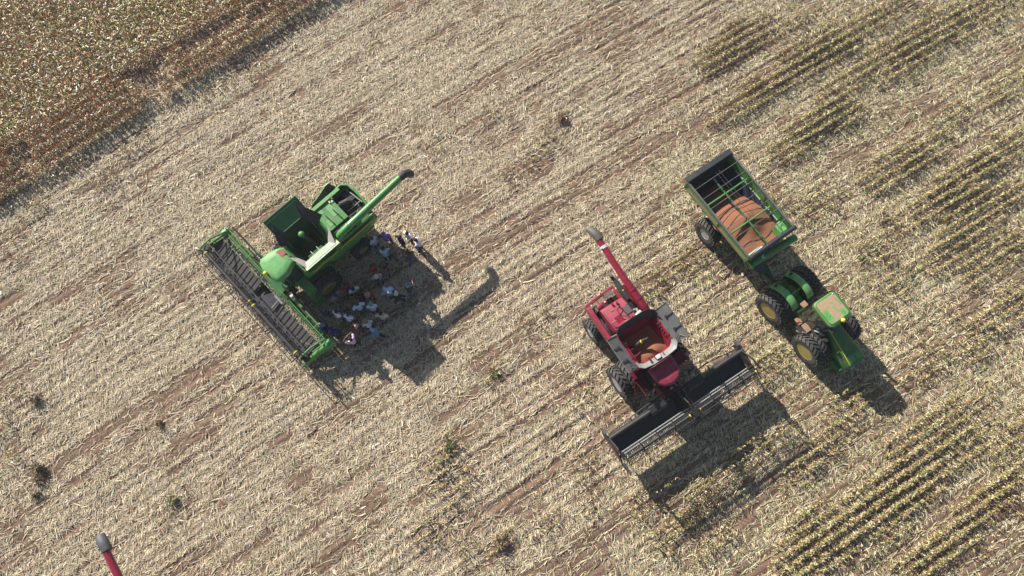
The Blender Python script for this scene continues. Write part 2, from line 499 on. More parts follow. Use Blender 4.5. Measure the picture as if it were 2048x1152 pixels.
# ---- rows and tufts the machines left standing: (centre px, half length along the row, half width across, fullness)
PATCH = [(1470, 75, 2.6, .7, .8), (1450, 118, 2.0, .5, .7), (1560, 60, 3.0, .4, .4), (1730, 45, 3.2, .6, .7), (1860, 60, 2.6, 1.0, .8), (1960, 30, 3, .8, .5),
         (1610, 90, 2.4, .5, .6), (1500, 190, 2.4, .6, .8), (1570, 150, 2.2, .5, .8), (1660, 110, 2.2, .5, .6), (1690, 170, 2.6, .5, .6), (1760, 110, 2.0, .5, .6),
         (1640, 240, 2.0, .7, .9), (1590, 280, 2.0, .6, .8), (1690, 230, 1.4, .5, .8), (1820, 120, 2.5, .6, .6),
         (1790, 330, 2.2, .7, .8), (1850, 300, 2.0, .5, .5), (1930, 350, 2.6, .8, .9), (2000, 300, 2.2, .7, .7), (1960, 420, 3.0, .9, .9), (1870, 400, 2.0, .5, .7),
         (1990, 510, 2.4, .8, .6), (1900, 500, 2, .6, .5), (2020, 610, 2, .6, .5), (1790, 560, 1.6, .6, .4), (1760, 470, 1.8, .8, .45), (1640, 400, 1.6, .6, .35),
         (1850, 870, 2.6, .8, .9), (1920, 900, 1.8, .6, .7), (1800, 960, 2.4, .7, .95), (1730, 1010, 2.4, .7, .95), (1660, 1080, 2.4, .7, .95), (1840, 980, 1.8, .5, .8), (1760, 1060, 2.2, .5, .7),
         (1590, 1130, 2.2, .6, .8), (1960, 1010, 2.0, .7, .9), (1900, 1080, 2.2, .7, .9), (2010, 960, 1.4, .5, .7), (1830, 1130, 2.0, .6, .8), (2030, 860, 1.5, .6, .5), (1950, 830, 1.6, .6, .4),
         (1640, 900, 1.2, .5, .6), (1600, 940, 1.2, .4, .5), (1560, 880, 1.0, .4, .4), (1680, 870, 1.0, .4, .4), (1590, 1060, 1.3, .5, .7), (1630, 1020, 1.0, .4, .6), (1400, 1010, 1.4, .6, .7), (1340, 1060, 1.2, .5, .6), (1430, 1080, 1.2, .4, .5),
         (1480, 920, 1.6, .5, .45), (1300, 990, 1.4, .5, .4), (900, 890, 1.1, .4, .8), (880, 960, 1.3, .5, .7), (930, 970, 1.2, .5, .7), (870, 1050, 1.4, .4, .7), (1000, 1090, 1.0, .4, .9), (1090, 1050, 1.0, .5, .6), (1180, 1000, .9, .4, .6), (1160, 930, .8, .4, .5),
         (880, 920, 1.0, .4, .6), (920, 1100, 1.0, .4, .5), (1160, 790, 1.2, .5, .35), (1070, 640, 1.2, .4, .35), (990, 745, .8, .4, .6), (1110, 240, 1.1, .4, .7), (1030, 330, 1.4, .4, .5), (1080, 290, 1.2, .4, .5),
         (870, 280, 1.0, .4, .35), (980, 220, 1.0, .3, .3), (210, 355, 1.3, .3, .6), (70, 410, 1.2, .3, .6), (260, 290, 1.2, .3, .6), (140, 330, 1.5, .3, .5), (430, 175, 1.3, .25, .5), (520, 130, 1.2, .25, .4), (20, 480, .9, .3, .5), (10, 800, .8, .4, .6), (10, 860, .8, .4, .5), (30, 910, .8, .4, .4), (350, 1000, 1.0, .4, .6), (440, 460, .4, .2, .2),
         (1320, 560, 1.2, .4, .35), (1380, 520, 1.0, .4, .3), (1540, 730, 1.4, .5, .5), (1700, 800, 1.5, .5, .45), (1850, 720, 1.6, .6, .45), (1950, 680, 1.8, .6, .45), (1560, 420, 1.2, .5, .3), (1900, 230, 1.8, .6, .4), (2000, 180, 2, .5, .35)]
PA = np.array([(*unproject(p[0], p[1], .15), p[2], p[3], p[4]) for p in PATCH])
def patch_mask(x, y):
    """how strongly a spot belongs to a stretch of rows left standing"""
    m = np.zeros_like(x)
    for cx, cy, lu, lv, full in PA:
        k = (np.abs(x - cx) < lu + lv + 1) & (np.abs(y - cy) < lu + lv + 1)
        if not k.any(): continue
        a_ = float(row_angle(np.array(cx))); c_, s_ = math.cos(a_), math.sin(a_)
        uu = ((x[k] - cx) * c_ + (y[k] - cy) * s_) / (lu * 1.2); vv = (-(x[k] - cx) * s_ + (y[k] - cy) * c_) / (lv + .35)
        m[k] = np.maximum(m[k], np.clip(1.5 - 1.5 * (uu * uu + vv * vv), 0, 1) * min(1, full * 1.15))
    return m
# ---- straw litter
BARE = [(2008, 1008, 1.6, .9), (545, 142, 1.1, .35), (1600, 700, .5, .4), (1370, 530, .8, .3), (470, 275, 1.3, .3), (1665, 985, 1.3, .25), (1530, 960, 1.2, .25), (1490, 1040, 1.0, .25), (20, 600, 1.1, .4), (560, 880, 1.0, .35), (600, 960, .9, .4), (620, 1060, 1.2, .3), (350, 940, .6, .3), (1290, 560, .9, .25)]
def straw():
    rb = Ribbons()
    def emit(x, y, a, L, w, h0, h2, col, bendk=0.05, rollk=0.34):
        """straws laid over the ridges: each end follows the ground under it"""
        n = len(x); dx, dy = np.cos(a), np.sin(a)
        bend = RNG.normal(0, bendk, n) * L
        ax, ay, bx, by = x - dx * L / 2, y - dy * L / 2, x + dx * L / 2, y + dy * L / 2
        mx, my = x - dy * bend, y + dx * bend
        P0 = np.stack([ax, ay, gheight(ax, ay) + h0], 1); P2 = np.stack([bx, by, gheight(bx, by) + h2], 1)
        P1 = np.stack([mx, my, np.maximum(gheight(mx, my) + (h0 + h2) / 2, (P0[:, 2] + P2[:, 2]) / 2) + .004], 1)
        roll = RNG.normal(0, rollk, n)
        side = np.stack([-dy * np.cos(roll), dx * np.cos(roll), np.sin(roll)], 1)
        rb.add(P0, P1, P2, w, w * 1.05, w * 0.7, side, col)
    def bare(x, y):
        m = np.ones_like(x)
        for (px, py, rx, ry) in BARE:
            cx, cy = unproject(px, py, 0); a_ = float(row_angle(np.array(cx)))
            uu = (x - cx) * math.cos(a_) + (y - cy) * math.sin(a_); vv = -(x - cx) * math.sin(a_) + (y - cy) * math.cos(a_)
            q = (uu / rx) ** 2 + (vv / ry) ** 2 + 0.9 * (fbm(x * 2, y * 2, 19, 2) - .5)
            m = m * np.clip((q - .45) / .6, 0.05, 1)
        return m
    def rightness(x, y): return np.clip((x * 0.8 - y * 0.25 - 0.5) / 9.0, 0, 1)
    def colours(n, right):
        pale = colpick(n, [(0.63, 0.52, 0.35), (0.55, 0.445, 0.295), (0.50, 0.44, 0.34), (0.39, 0.28, 0.175), (0.76, 0.67, 0.50)], [32, 26, 16, 12, 12], 0.15)
        grn = colpick(n, [(0.65, 0.575, 0.365), (0.57, 0.50, 0.29), (0.44, 0.43, 0.19), (0.33, 0.22, 0.14), (0.73, 0.66, 0.47), (0.24, 0.30, 0.10)], [32, 24, 9, 14, 16, 5], 0.20)
        return np.where((RNG.random(n) < 0.10 + 0.70 * right)[:, None], grn, pale)
    # straw combed into lines along the old rows
    X = []; V = []
    for vv in np.arange(-40, 50, 0.53):
        s = RNG.uniform(-36, 36, 4600); X.append(s); V.append(vv + RNG.normal(0, 0.055, len(s)) + 0.07 * (fbm(s * .5, s * 0 + vv, 71, 2) - .5))
    x = np.concatenate(X); v = np.concatenate(V); y = row_y(x, v)
    k = (y > -9) & (y < 33) & (field_depth(x, y) < .5); x, y, v = x[k], y[k], v[k]
    right = rightness(x, y)
    lane = hash2(np.round(v / 0.53), 0 * v, 5)
    along = fbm(x * 0.55, np.round(v / .53) * 3.7, 23, 3)
    p = np.clip((along - 0.30) / 0.25, 0.12, 1) * (0.45 + 0.55 * lane) * (0.50 + 0.50 * right) * bare(x, y)
    k = RNG.random(len(x)) < p; x, y, right = x[k], y[k], right[k]; n = len(x)
    L = np.clip(RNG.gamma(5, .062, n), .08, .70)
    a = row_angle(x) + RNG.normal(0, 0.26, n) + np.where(RNG.random(n) < .5, math.pi, 0)
    z0 = RNG.uniform(.005, .06, n); emit(x, y, a, L, np.clip(RNG.normal(.024, .009, n), .010, .055), z0, z0 + np.abs(RNG.normal(0, .022, n)), colours(n, right), .03)
    n1 = n
    # litter lying between the lines
    N = 1000000
    x = RNG.uniform(-36, 36, N); y = RNG.uniform(-9, 33, N)
    u, v = rowc(x, y); right = rightness(x, y); fd = field_depth(x, y)
    ln = np.floor(v / 0.53); lane = hash2(ln, 0 * ln, 9)
    d = fbm(u * 0.30, v * 1.3 + lane * 2, 31, 4) * 0.50 + fbm(x * 1.4, y * 1.4, 77, 3) * 0.30 + 0.20 * lane
    mid = 0.5 - 0.5 * np.cos(v * 2 * math.pi / 0.53)
    cen = np.exp(-((x - 1.5 - .25 * y) / 9.0) ** 2)
    dens = np.clip((d - 0.375 - 0.045 * cen) / 0.15, 0.07, 1.0) * (1 - (0.30 + 0.38 * right) * mid * (0.4 + 0.6 * (1 - lane))) * (1 - 0.42 * right)
    dens = dens * (1 - 0.95 * patch_mask(x, y) * (0.45 + 0.55 * mid)) * bare(x, y)
    dens = np.where(fd > 0.6, dens * 0.25, dens)
    k = RNG.random(N) < dens; x, y, right = x[k], y[k], right[k]; n = len(x); ra = row_angle(x)
    flow = fbm(x * 0.22, y * 0.22, 55, 3) * 5.0
    kind = RNG.random(n); herr = kind < (0.22 + 0.34 * right)
    a = np.where(herr, ra + R(66) + RNG.normal(0, 0.30, n), np.where(kind < 0.66, ra + RNG.normal(0, .7, n), np.where(kind < .84, flow + RNG.normal(0, .5, n), RNG.uniform(0, math.pi, n))))
    a = a + np.where(RNG.random(n) < .5, math.pi, 0)
    L = np.where(herr, RNG.uniform(0.16, 0.40, n), np.clip(RNG.gamma(3.0, 0.066, n) + .04, 0.05, 0.60))
    w = np.clip(RNG.normal(0.020, 0.008, n), 0.008, 0.050) * np.where(RNG.random(n) < .07, 1.9, 1)
    z0 = RNG.uniform(0.003, 0.022, n)
    z2 = np.where(herr & (RNG.random(n) < .6), RNG.uniform(0.03, 0.14, n), z0 + np.abs(RNG.normal(0.006, 0.026, n)) * np.minimum(1, L / .3))
    emit(x, y, a, L, w, z0, z2, colours(n, right), .06)
    o = rb.build("straw_litter", M['straw']); tag(o, kind='stuff')
    print("straw pieces", n1, n)
straw()

def plants(rb, x, y, h, nleaf, leafL, cols, wts, stalkcol, head=None, lean=0.08, hz0=0.0, lw=0.045):
    """stalk and arching leaves for every plant position"""
    n = len(x); z = gheight(x, y) + hz0
    lx = RNG.normal(0, lean, n) * h; ly = RNG.normal(0, lean, n) * h
    P0 = np.stack([x, y, z], 1); P2 = np.stack([x + lx, y + ly, z + h], 1); P1 = (P0 + P2) / 2
    for k in range(2):
        sd = np.zeros((n, 3)); aa = RNG.uniform(0, math.pi, n); sd[:, 0] = np.cos(aa); sd[:, 1] = np.sin(aa)
        rb.add(P0, P1, P2, 0.022, 0.020, 0.012, sd, colpick(n, stalkcol, [1] * len(stalkcol)))
    for k in range(nleaf):
        t = RNG.uniform(0.25, 0.98, n); B = P0 + (P2 - P0) * t[:, None]
        a = RNG.uniform(0, 2 * math.pi, n); L = leafL * RNG.uniform(0.5, 1.25, n)
        rise = RNG.uniform(-0.05, 0.30, n) * L; drop = RNG.uniform(-0.1, 0.7, n) * L
        D = np.stack([np.cos(a), np.sin(a)], 1)
        M1 = B.copy(); M1[:, :2] += D * (L * .5)[:, None]; M1[:, 2] += rise
        E2 = B.copy(); E2[:, :2] += D * L[:, None]; E2[:, 2] = np.maximum(B[:, 2] + rise - drop, z + .02)
        roll = RNG.normal(0, 0.5, n)
        sd = np.stack([-D[:, 1] * np.cos(roll), D[:, 0] * np.cos(roll), np.sin(roll)], 1)
        rb.add(B, M1, E2, lw * .7, lw * RNG.uniform(.7, 1.2, n), 0.008, sd, colpick(n, cols, wts, 0.2))
    if head is not None:
        for k in range(3):
            aa = RNG.uniform(0, math.pi, n); sd = np.stack([np.cos(aa), np.sin(aa), np.zeros(n)], 1)
            T = P2.copy(); T[:, 0] += RNG.normal(0, .05, n); T[:, 1] += RNG.normal(0, .05, n); T[:, 2] += RNG.uniform(.10, .20, n)
            rb.add(P2, (P2 + T) / 2, T, 0.03, 0.085, 0.02, sd, colpick(n, head, [1] * len(head), 0.2))

def crop():
    rb = Ribbons()
    xs = []; ys = []
    s0 = -8.0
    for r_ in range(0, 40):
        off = 0.05 + r_ * 0.53 + min(r_, 4) * .12
        s = np.arange(s0, 40, 0.115 if r_ > 4 else 0.062) + RNG.uniform(0, .1)
        s = s + RNG.normal(0, 0.03, len(s))
        dd = off + RNG.normal(0, 0.045 if r_ > 4 else 0.03, len(s)) + 0.12 * (fbm(s * 0.2, s * 0 + r_, 3, 2) - .5)
        x = EA[0] + ED[0] * s + EN[0] * dd; y = EA[1] + ED[1] * s + EN[1] * dd
        gap = fbm(x * 0.55, y * 0.55, 91, 3)
        thr = 0.36 if r_ < 2 else (0.30 if r_ < 5 else 0.20)
        k = (gap > thr) & (x > -37) & (y < 34.5)
        xs.append(x[k]); ys.append(y[k])
    x = np.concatenate(xs); y = np.concatenate(ys)
    # pockets where the crop has been flattened near the edge
    for (px, py, rx, ry) in [(395, 88, 1.1, .35), (455, 52, 1.3, .4), (300, 165, .7, .35), (520, 30, .8, .35)]:
        cx, cy = unproject(px, py, .3); uu = (x - cx) * ED[0] + (y - cy) * ED[1]; vv = (x - cx) * EN[0] + (y - cy) * EN[1]
        k = (uu / rx) ** 2 + (vv / ry) ** 2 > 1
        x, y = x[k], y[k]
    n = len(x)
    h = 0.72 - 0.22 * np.clip(1 - field_depth(x, y) / 1.5, 0, 1) + 0.12 * fbm(x * .8, y * .8, 44, 3) + RNG.normal(0, .06, n)
    g_ = fbm(x * 0.5, y * 0.5, 13, 3)
    m = RNG.random(n) < np.clip((g_ - .25) * 1.6, .1, .9)
    brown = [(0.50, 0.34, 0.16), (0.60, 0.45, 0.23), (0.80, 0.71, 0.46), (0.90, 0.88, 0.70), (0.44, 0.50, 0.17)]
    green = [(0.48, 0.33, 0.16), (0.60, 0.49, 0.24), (0.88, 0.87, 0.66), (0.34, 0.45, 0.12), (0.54, 0.62, 0.22)]
    brown_e = [(0.48, 0.34, 0.18), (0.60, 0.45, 0.26), (0.74, 0.62, 0.40), (0.84, 0.78, 0.60), (0.36, 0.42, 0.15)]
    dep = field_depth(x, y); ed = dep < 2.9
    for k, c, w, LL in ((m & ~ed, green, [24, 20, 18, 22, 14], .36), (~m & ~ed, brown, [28, 26, 18, 16, 12], .36), (ed, brown_e, [36, 28, 14, 9, 7], .17)):
        plants(rb, x[k], y[k], h[k], 6, LL, c, w, [(0.40, 0.28, 0.14), (0.30, 0.24, 0.10)], head=[(0.50, 0.26, 0.13), (0.56, 0.33, 0.18), (0.42, 0.21, 0.10)], lw=0.05)
    o = rb.build("sorghum_crop", M['leaf']); tag(o, kind='stuff')
    print("crop plants", n)
crop()

def leftovers():
    rb = Ribbons(); xs = []; ys = []
    for (px, py, lu, lv, full) in PATCH:
        cx, cy = unproject(px, py, 0.2)
        lu *= 1.2
        if px < 1250: full *= .42; lu *= .8
        v0 = float(rowc(cx, cy)[1]); ca = math.cos(float(row_angle(np.array(cx))))
        for r_ in range(-4, 5):
            vv = (round(v0 / 0.53) + r_) * 0.53
            dv = (vv - v0) / (lv + .30)
            if abs(dv) > 1: continue
            half = lu * math.sqrt(1 - dv * dv) * random.uniform(.75, 1.1)
            c0 = cx + random.uniform(-.2, .2)
            s = np.arange(c0 - half * ca, c0 + half * ca, 0.05); s = s + RNG.normal(0, .03, len(s))
            v = vv + 0.22 * 0 + RNG.normal(0, .026, len(s))
            k = RNG.random(len(s)) < full * (0.75 + 0.9 * fbm(s * 0.9, s * 0 + vv * 3, 8, 2))
            s, v = s[k], v[k]
            xs.append(s); ys.append(row_y(s, v))
    for vv in np.arange(-38, 45, 0.53):                      # thin stragglers along the rows on the right
        s = np.arange(-14, 36, 0.09); s = s + RNG.normal(0, .04, len(s)); v = vv + RNG.normal(0, .04, len(s)); yy = row_y(s, v)
        rt = np.clip((s * .8 - yy * .25 - 2) / 10, 0, 1)
        k = (yy > -9) & (yy < 33) & (RNG.random(len(s)) < rt * np.clip((fbm(s * .35, vv * .55 + 0 * s, 43, 3) - .50) / .14, 0, 1) * .16)
        xs.append(s[k]); ys.append(yy[k])
    x = np.concatenate(xs); y = np.concatenate(ys); n = len(x)
    h = np.clip(RNG.normal(0.50, 0.12, n), .15, .85)
    plants(rb, x, y, h, 6, 0.125, [(0.28, 0.14, 0.07), (0.50, 0.36, 0.18), (0.66, 0.57, 0.36), (0.36, 0.38, 0.12), (0.17, 0.25, 0.06)], [20, 20, 26, 20, 16],
           [(0.40, 0.24, 0.12), (0.30, 0.18, 0.08)], lean=.07, lw=0.048)
    o = rb.build("uncut_sorghum_rows", M['leaf']); tag(o, kind='stuff')
    print("leftover plants", n)
    # short upright stubble all along the rows
    rb = Ribbons()
    vs = np.arange(-40, 50, 0.53); S = []; V = []
    for vv in vs:
        s = np.arange(-36, 36, 0.085); s = s + RNG.normal(0, .04, len(s)); S.append(s); V.append(vv + RNG.normal(0, .045, len(s)))
    s = np.concatenate(S); v = np.concatenate(V)
    x = s; y = row_y(s, v); a0 = row_angle(x)
    right = np.clip((x * .8 - y * .25 + 2) / 10.0, 0, 1)
    k = (np.abs(x) < 36) & (y > -9) & (y < 33) & (field_depth(x, y) < 0.2) & (RNG.random(len(x)) < (0.22 + 0.55 * right) * (0.4 + fbm(s * .4, v * .7, 66, 3)))
    x, y = x[k], y[k]; n = len(x); z = gheight(x, y)
    L = RNG.uniform(.10, .34, n); aa = a0[k] + R(68) + RNG.normal(0, .55, n); aa += np.where(RNG.random(n) < .3, math.pi, 0)
    ln = RNG.uniform(.3, .95, n) * L
    P0 = np.stack([x, y, z - .01], 1); P2 = np.stack([x + np.cos(aa) * ln, y + np.sin(aa) * ln, z + np.sqrt(np.maximum(L * L - ln * ln, .0004))], 1)
    for q in range(2):
        b = RNG.uniform(0, math.pi, n); sd = np.stack([np.cos(b), np.sin(b), 0 * b], 1)
        rb.add(P0, (P0 + P2) / 2, P2, 0.024, 0.024, 0.018, sd, colpick(n, [(0.60, 0.50, 0.30), (0.50, 0.42, 0.22), (0.66, 0.58, 0.42), (0.42, 0.30, 0.16)], [3, 3, 2, 2]))
    o = rb.build("cut_stubble_stalks", M['straw']); tag(o, kind='stuff')
    print("stubble", n)
leftovers()

# ---- a few weed tufts that stand out by themselves
def tuft(px, py, sc, dark, label):
    cx, cy = unproject(px, py, 0.1)
    rb = Ribbons(); sc *= .78 if dark else .6; n = int(60 * sc)
    r_ = np.abs(RNG.normal(0, .16 * sc, n)); a = RNG.uniform(0, 2 * math.pi, n)
    cols = [(0.16, 0.10, 0.05), (0.24, 0.15, 0.07), (0.10, 0.07, 0.04)] if dark else [(0.11, 0.16, 0.05), (0.20, 0.23, 0.09), (0.38, 0.33, 0.17)]
    plants(rb, cx + r_ * np.cos(a), cy + r_ * np.sin(a), RNG.uniform(.18, .42, n) * min(1.2, sc + .2), 3, .22 * sc, cols, [1, 1, 1], [cols[0]], lean=.35, lw=.04)
    o = rb.build("weed_tuft", M['leaf']); tag(o, label, "weed", group="weed tufts in the stubble")
    me = o.data; c = Vector((cx, cy, 0)); me.transform(Matrix.Translation(-c)); o.location = c
for t in [(72, 800, 1.3, True, "dark dry weed tuft with spiky shadow, topmost at the left edge of the field"),
          (77, 936, 1.3, True, "round brown weed tuft, upper of the three stacked near the lower left edge"),
          (78, 962, 1.0, True, "dark weed tuft just below the round brown one near the lower left edge"),
          (72, 990, .9, True, "small dark weed tuft, lowest of the three near the lower left edge"),
          (320, 848, .8, True, "small lone dark weed tuft on pale straw above the grey spout"),
          (343, 1002, 1.3, False, "green weed tuft with long shadow, up and right of the grey spout"),
          (898, 892, 1.5, False, "bushy green weed tuft on straw left of the red combine's header"),
          (990, 745, 1.2, False, "green weed tuft between the square shadow and the red combine"),
          (1005, 1085, 1.4, True, "dark weed tuft by the bottom edge below the middle of the field"),
          (1125, 238, 1.3, True, "dark weed tuft on the upper straw, above the red combine's auger")]:
    tuft(*t)
# ------------------------------------------------------------------ wheels
M['chaff'] = paint("dry_chaff", (0.50, 0.42, 0.27), 0.9, 0.1)
M['comb'] = paint("pale_plastic_tines", (0.50, 0.50, 0.48), 0.5, 0.05)
def wheel(parent, c, rad, w, rim_r, rimmat, nlug=20, side=1, disc=0.25, name="wheel"):
    """a lugged tyre with its rim; side = which way the rim's face looks along x"""
    b = MB(); hw = w / 2; s = side
    b.lathe_x([(-hw * .78, rim_r), (-hw, rim_r + (rad - rim_r) * .35), (-hw * .98, rad * .86), (-hw * .88, rad * .905), (0, rad * .915), (hw * .88, rad * .905), (hw * .98, rad * .86), (hw, rim_r + (rad - rim_r) * .35), (hw * .78, rim_r)], 40)
    for k in range(nlug):
        for sd in (-1, 1):
            t0 = 2 * math.pi * (k + (0.5 if sd > 0 else 0)) / nlug
            dt = 2 * math.pi / nlug
            pts = []
            for (fx, da, wd) in ((-0.06, 0.62, .20), (0.55, 0.22, .20), (1.02, -0.12, .23)):
                x = sd * hw * fx * 1.0
                top = rad * (1.0 if fx < .9 else .965)
                for e in (-1, 1):
                    a = t0 + dt * (da + e * wd)
                    pts.append(((x, math.cos(a), math.sin(a)), top))
            vs = []
            for (p, top) in pts: vs.append((p[0], p[1] * top, p[2] * top))
            for (p, top) in pts: vs.append((p[0] * .99, p[1] * rad * .88, p[2] * rad * .88))
            fs = [(0, 1, 3, 2), (2, 3, 5, 4), (0, 2, 8, 6), (2, 4, 10, 8), (3, 1, 7, 9), (5, 3, 9, 11), (1, 0, 6, 7), (4, 5, 11, 10)]
            b.add(vs, fs)
    o = b.build(name, 'tyre', parent, ang=40, loc=c)
    r = MB(); d = disc
    r.lathe_x([(s * hw * .80, rim_r * 1.04), (s * hw * .84, rim_r * .97), (s * hw * .55, rim_r * .90), (s * (hw * .8 - d), rim_r * .80), (s * (hw * .8 - d), rim_r * .38), (s * (hw * .8 - d + .07), rim_r * .34),
               (s * (hw * .8 - d + .07), 0.03), (-s * hw * .2, 0.03), (-s * hw * .2, rim_r * .8), (-s * hw * .78, rim_r * 1.0)], 32)
    for k in range(8):
        a = 2 * math.pi * k / 8
        r.lathe_x([(s * (hw * .8 - d + .072), .03), (s * (hw * .8 - d + .10), .025)], 6, (0, rim_r * .25 * math.cos(a), rim_r * .25 * math.sin(a)))
    r.build("rim", rimmat, o, ang=30)
    return o

# ------------------------------------------------------------------ the green combine harvester
def green_combine():
    t = thing("combine_harvester", "big green combine harvester with its wide draper header, a crowd standing in its shade", "combine harvester",
              (-11.291, 11.140, 0), R(-135.6 - 90))
    # body: lower shell with the side profile, hollow above for the tank and the engine bay
    b = MB()
    prof = [(0.42, 1.75), (0.42, 2.35), (-4.35, 2.35), (-4.55, 2.2), (-4.35, 1.75), (-3.6, 1.45), (-2.4, 1.15), (-1.2, 1.2), (-0.2, 1.55)]
    b.prism_x(prof, -1.06, 1.06)
    b.box(-.8, .8, -4.2, 0.3, .75, 1.3)                       # chassis underneath
    b.box(-1.0, -.2, 0.42, 1.0, 1.2, 1.8); b.box(.2, 1.0, .42, 1.0, 1.2, 1.8)
    body = b.build("body", 'green_dull', t, bevel=.03)
    for sd in (-1, 1):
        b = MB()
        # curved side shield: bellied cross-section along the whole machine
        rows = []
        for y in np.linspace(0.40, -4.42, 15):
            low = 1.95 if y > -.3 else (1.35 + .6 * max(0, (-1.1 - y) / -1.1 + 1) if y > -1.1 else 1.32)
            if y < -3.2: low = 1.32 + (-3.2 - y) * .55
            rows.append([(sd * (1.06 + .13 * math.sin(math.pi * f)), y, low + (2.98 - low) * f) for f in np.linspace(0, 1, 7)])
        if sd > 0: rows = rows[::-1]
        b.sheet(rows, .03)
        sh = b.build("side_shield", 'green', t, ang=50)
        st = MB()
        st.beam((sd * 1.205, .02, 2.5), (sd * 1.205, -4.15, 2.62), .014, .085)
        st.build("stripe", 'yellow', sh)
        ln = MB(); ln.beam((sd * 1.19, -2.12, 1.5), (sd * 1.20, -2.12, 3.1), .025, .02, up=(0, 1, 0)); ln.build("panel_seam", 'black', sh)
    # grain tank
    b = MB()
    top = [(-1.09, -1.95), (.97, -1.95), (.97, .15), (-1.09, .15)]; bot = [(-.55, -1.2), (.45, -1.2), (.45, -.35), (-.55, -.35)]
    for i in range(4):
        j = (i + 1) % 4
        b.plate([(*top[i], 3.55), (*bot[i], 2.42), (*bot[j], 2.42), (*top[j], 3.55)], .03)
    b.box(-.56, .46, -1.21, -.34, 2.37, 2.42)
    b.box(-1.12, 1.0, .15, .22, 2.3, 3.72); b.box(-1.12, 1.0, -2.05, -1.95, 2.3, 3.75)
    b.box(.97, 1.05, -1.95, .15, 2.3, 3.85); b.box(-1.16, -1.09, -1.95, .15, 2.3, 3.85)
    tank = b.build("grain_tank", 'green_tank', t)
    b = MB()
    b.tube([(-.62, -1.05, 2.75), (-.05, -.98, 3.35), (.24, -.88, 3.78)], .13, 14)
    b.tube([(-.45, -.55, 2.6), (.35, -.55, 2.75)], .10, 12); b.tube([(-.75, -1.45, 3.0), (.5, -1.5, 3.05)], .06, 10)
    bub = b.build("filling_auger", 'navy_steel', tank)
    b = MB(); b.ell((.26, -.88, 3.84), (.17, .17, .13), half=False); b.build("auger_cap", 'green_bright', tank)
    b = MB()
    for y in (-1.7, -.1):
        b.beam((.2, y, 3.3), (.9 if y > -1 else .75, y, 3.62), .045, .045)
    b.beam((-1.0, -.35, 3.78), (-1.0, -1.25, 3.78), .05, .05); b.beam((-.88, -.35, 3.72), (-.88, -1.25, 3.72), .03, .03)
    for y in (-.62, -1.0): b.beam((-.75, y, 3.72), (-1.35, y, 4.0), .035, .035)
    b.build("cross_bar", 'green_bright', tank)
    b = MB(); b.plate([(-.9, .12, 3.58), (.75, .12, 3.58), (.75, .22, 3.82), (-.9, .22, 3.82)], .02)
    b.plate([(.75, -1.9, 3.45), (-.9, -1.9, 3.45), (-.9, -2.02, 3.82), (.75, -2.02, 3.82)], .02)
    b.build("tank_lip", 'green', tank)
    # opened covers: sun and shade are put into their two greens
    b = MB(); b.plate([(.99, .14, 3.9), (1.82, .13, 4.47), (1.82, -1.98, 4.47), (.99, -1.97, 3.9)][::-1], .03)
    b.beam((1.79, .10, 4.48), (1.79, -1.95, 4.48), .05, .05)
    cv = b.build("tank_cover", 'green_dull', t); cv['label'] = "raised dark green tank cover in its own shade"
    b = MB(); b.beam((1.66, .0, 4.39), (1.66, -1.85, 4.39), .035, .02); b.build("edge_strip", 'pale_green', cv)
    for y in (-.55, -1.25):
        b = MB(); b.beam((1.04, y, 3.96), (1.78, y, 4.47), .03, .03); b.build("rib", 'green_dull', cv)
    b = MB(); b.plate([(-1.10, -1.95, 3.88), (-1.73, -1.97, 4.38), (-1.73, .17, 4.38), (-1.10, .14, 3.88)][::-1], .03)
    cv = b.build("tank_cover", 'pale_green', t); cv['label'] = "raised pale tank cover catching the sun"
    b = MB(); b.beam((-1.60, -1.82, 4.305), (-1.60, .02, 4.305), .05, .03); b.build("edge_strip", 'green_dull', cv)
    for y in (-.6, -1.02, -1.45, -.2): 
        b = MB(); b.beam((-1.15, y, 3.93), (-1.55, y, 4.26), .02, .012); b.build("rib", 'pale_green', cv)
    # corner sheets between the covers; their sun and shade are in the colours
    def flap(p, q, r_, bulge, mat):
        g_ = []
        for u in np.linspace(0, 1, 7):
            a = Vector(p).lerp(Vector(q), u); c = Vector(p).lerp(Vector(r_), u) if False else Vector(r_[0]).lerp(Vector(r_[1]), u)
            c = c + Vector((0, 0, -.10)); row = []
            a = a + (a - c) * .35
            for v in np.linspace(0, 1, 4):
                m = a.lerp(c, v); m.z += bulge * math.sin(math.pi * u) * (1 - v * .5)
                row.append(m)
            g_.append(row)
        MB().sheet(g_, .015).build("corner_sheet", mat, t, ang=60)
    flap((-.36, .30, 3.86), (-1.45, .02, 4.14), ((-.40, .12, 3.70), (-1.22, -.20, 3.9)), .08, 'sheet_lit')
    flap((-.42, -2.12, 3.95), (-1.45, -1.72, 4.14), ((-.52, -1.98, 3.76), (-1.15, -1.5, 3.92)), .08, 'sheet_lit')
    flap((.42, .26, 3.92), (1.52, -.22, 4.2), ((.35, .02, 3.66), (1.25, -.50, 3.95)), .10, 'sheet_shaded')
    flap((.22, -2.20, 3.92), (1.40, -1.62, 4.2), ((.2, -1.85, 3.66), (1.15, -1.30, 3.95)), .10, 'sheet_shaded')
    # engine deck
    b = MB(); b.box(-.48, 1.08, -3.30, -2.05, 2.3, 3.40)
    dk = b.build("engine_deck", 'green', t, bevel=.02)
    b = MB(); b.box(.93, 1.14, -3.95, -2.10, 3.40, 3.50); b.build("deck_ledge", 'green_roof', dk, bevel=.02)
    b = MB()
    for y in (-2.62, -2.68, -3.12, -3.18): b.beam((.9, y, 3.405), (-.40, y, 3.405), .018, .012)
    b.build("deck_seam", 'grey', dk)
    b = MB()
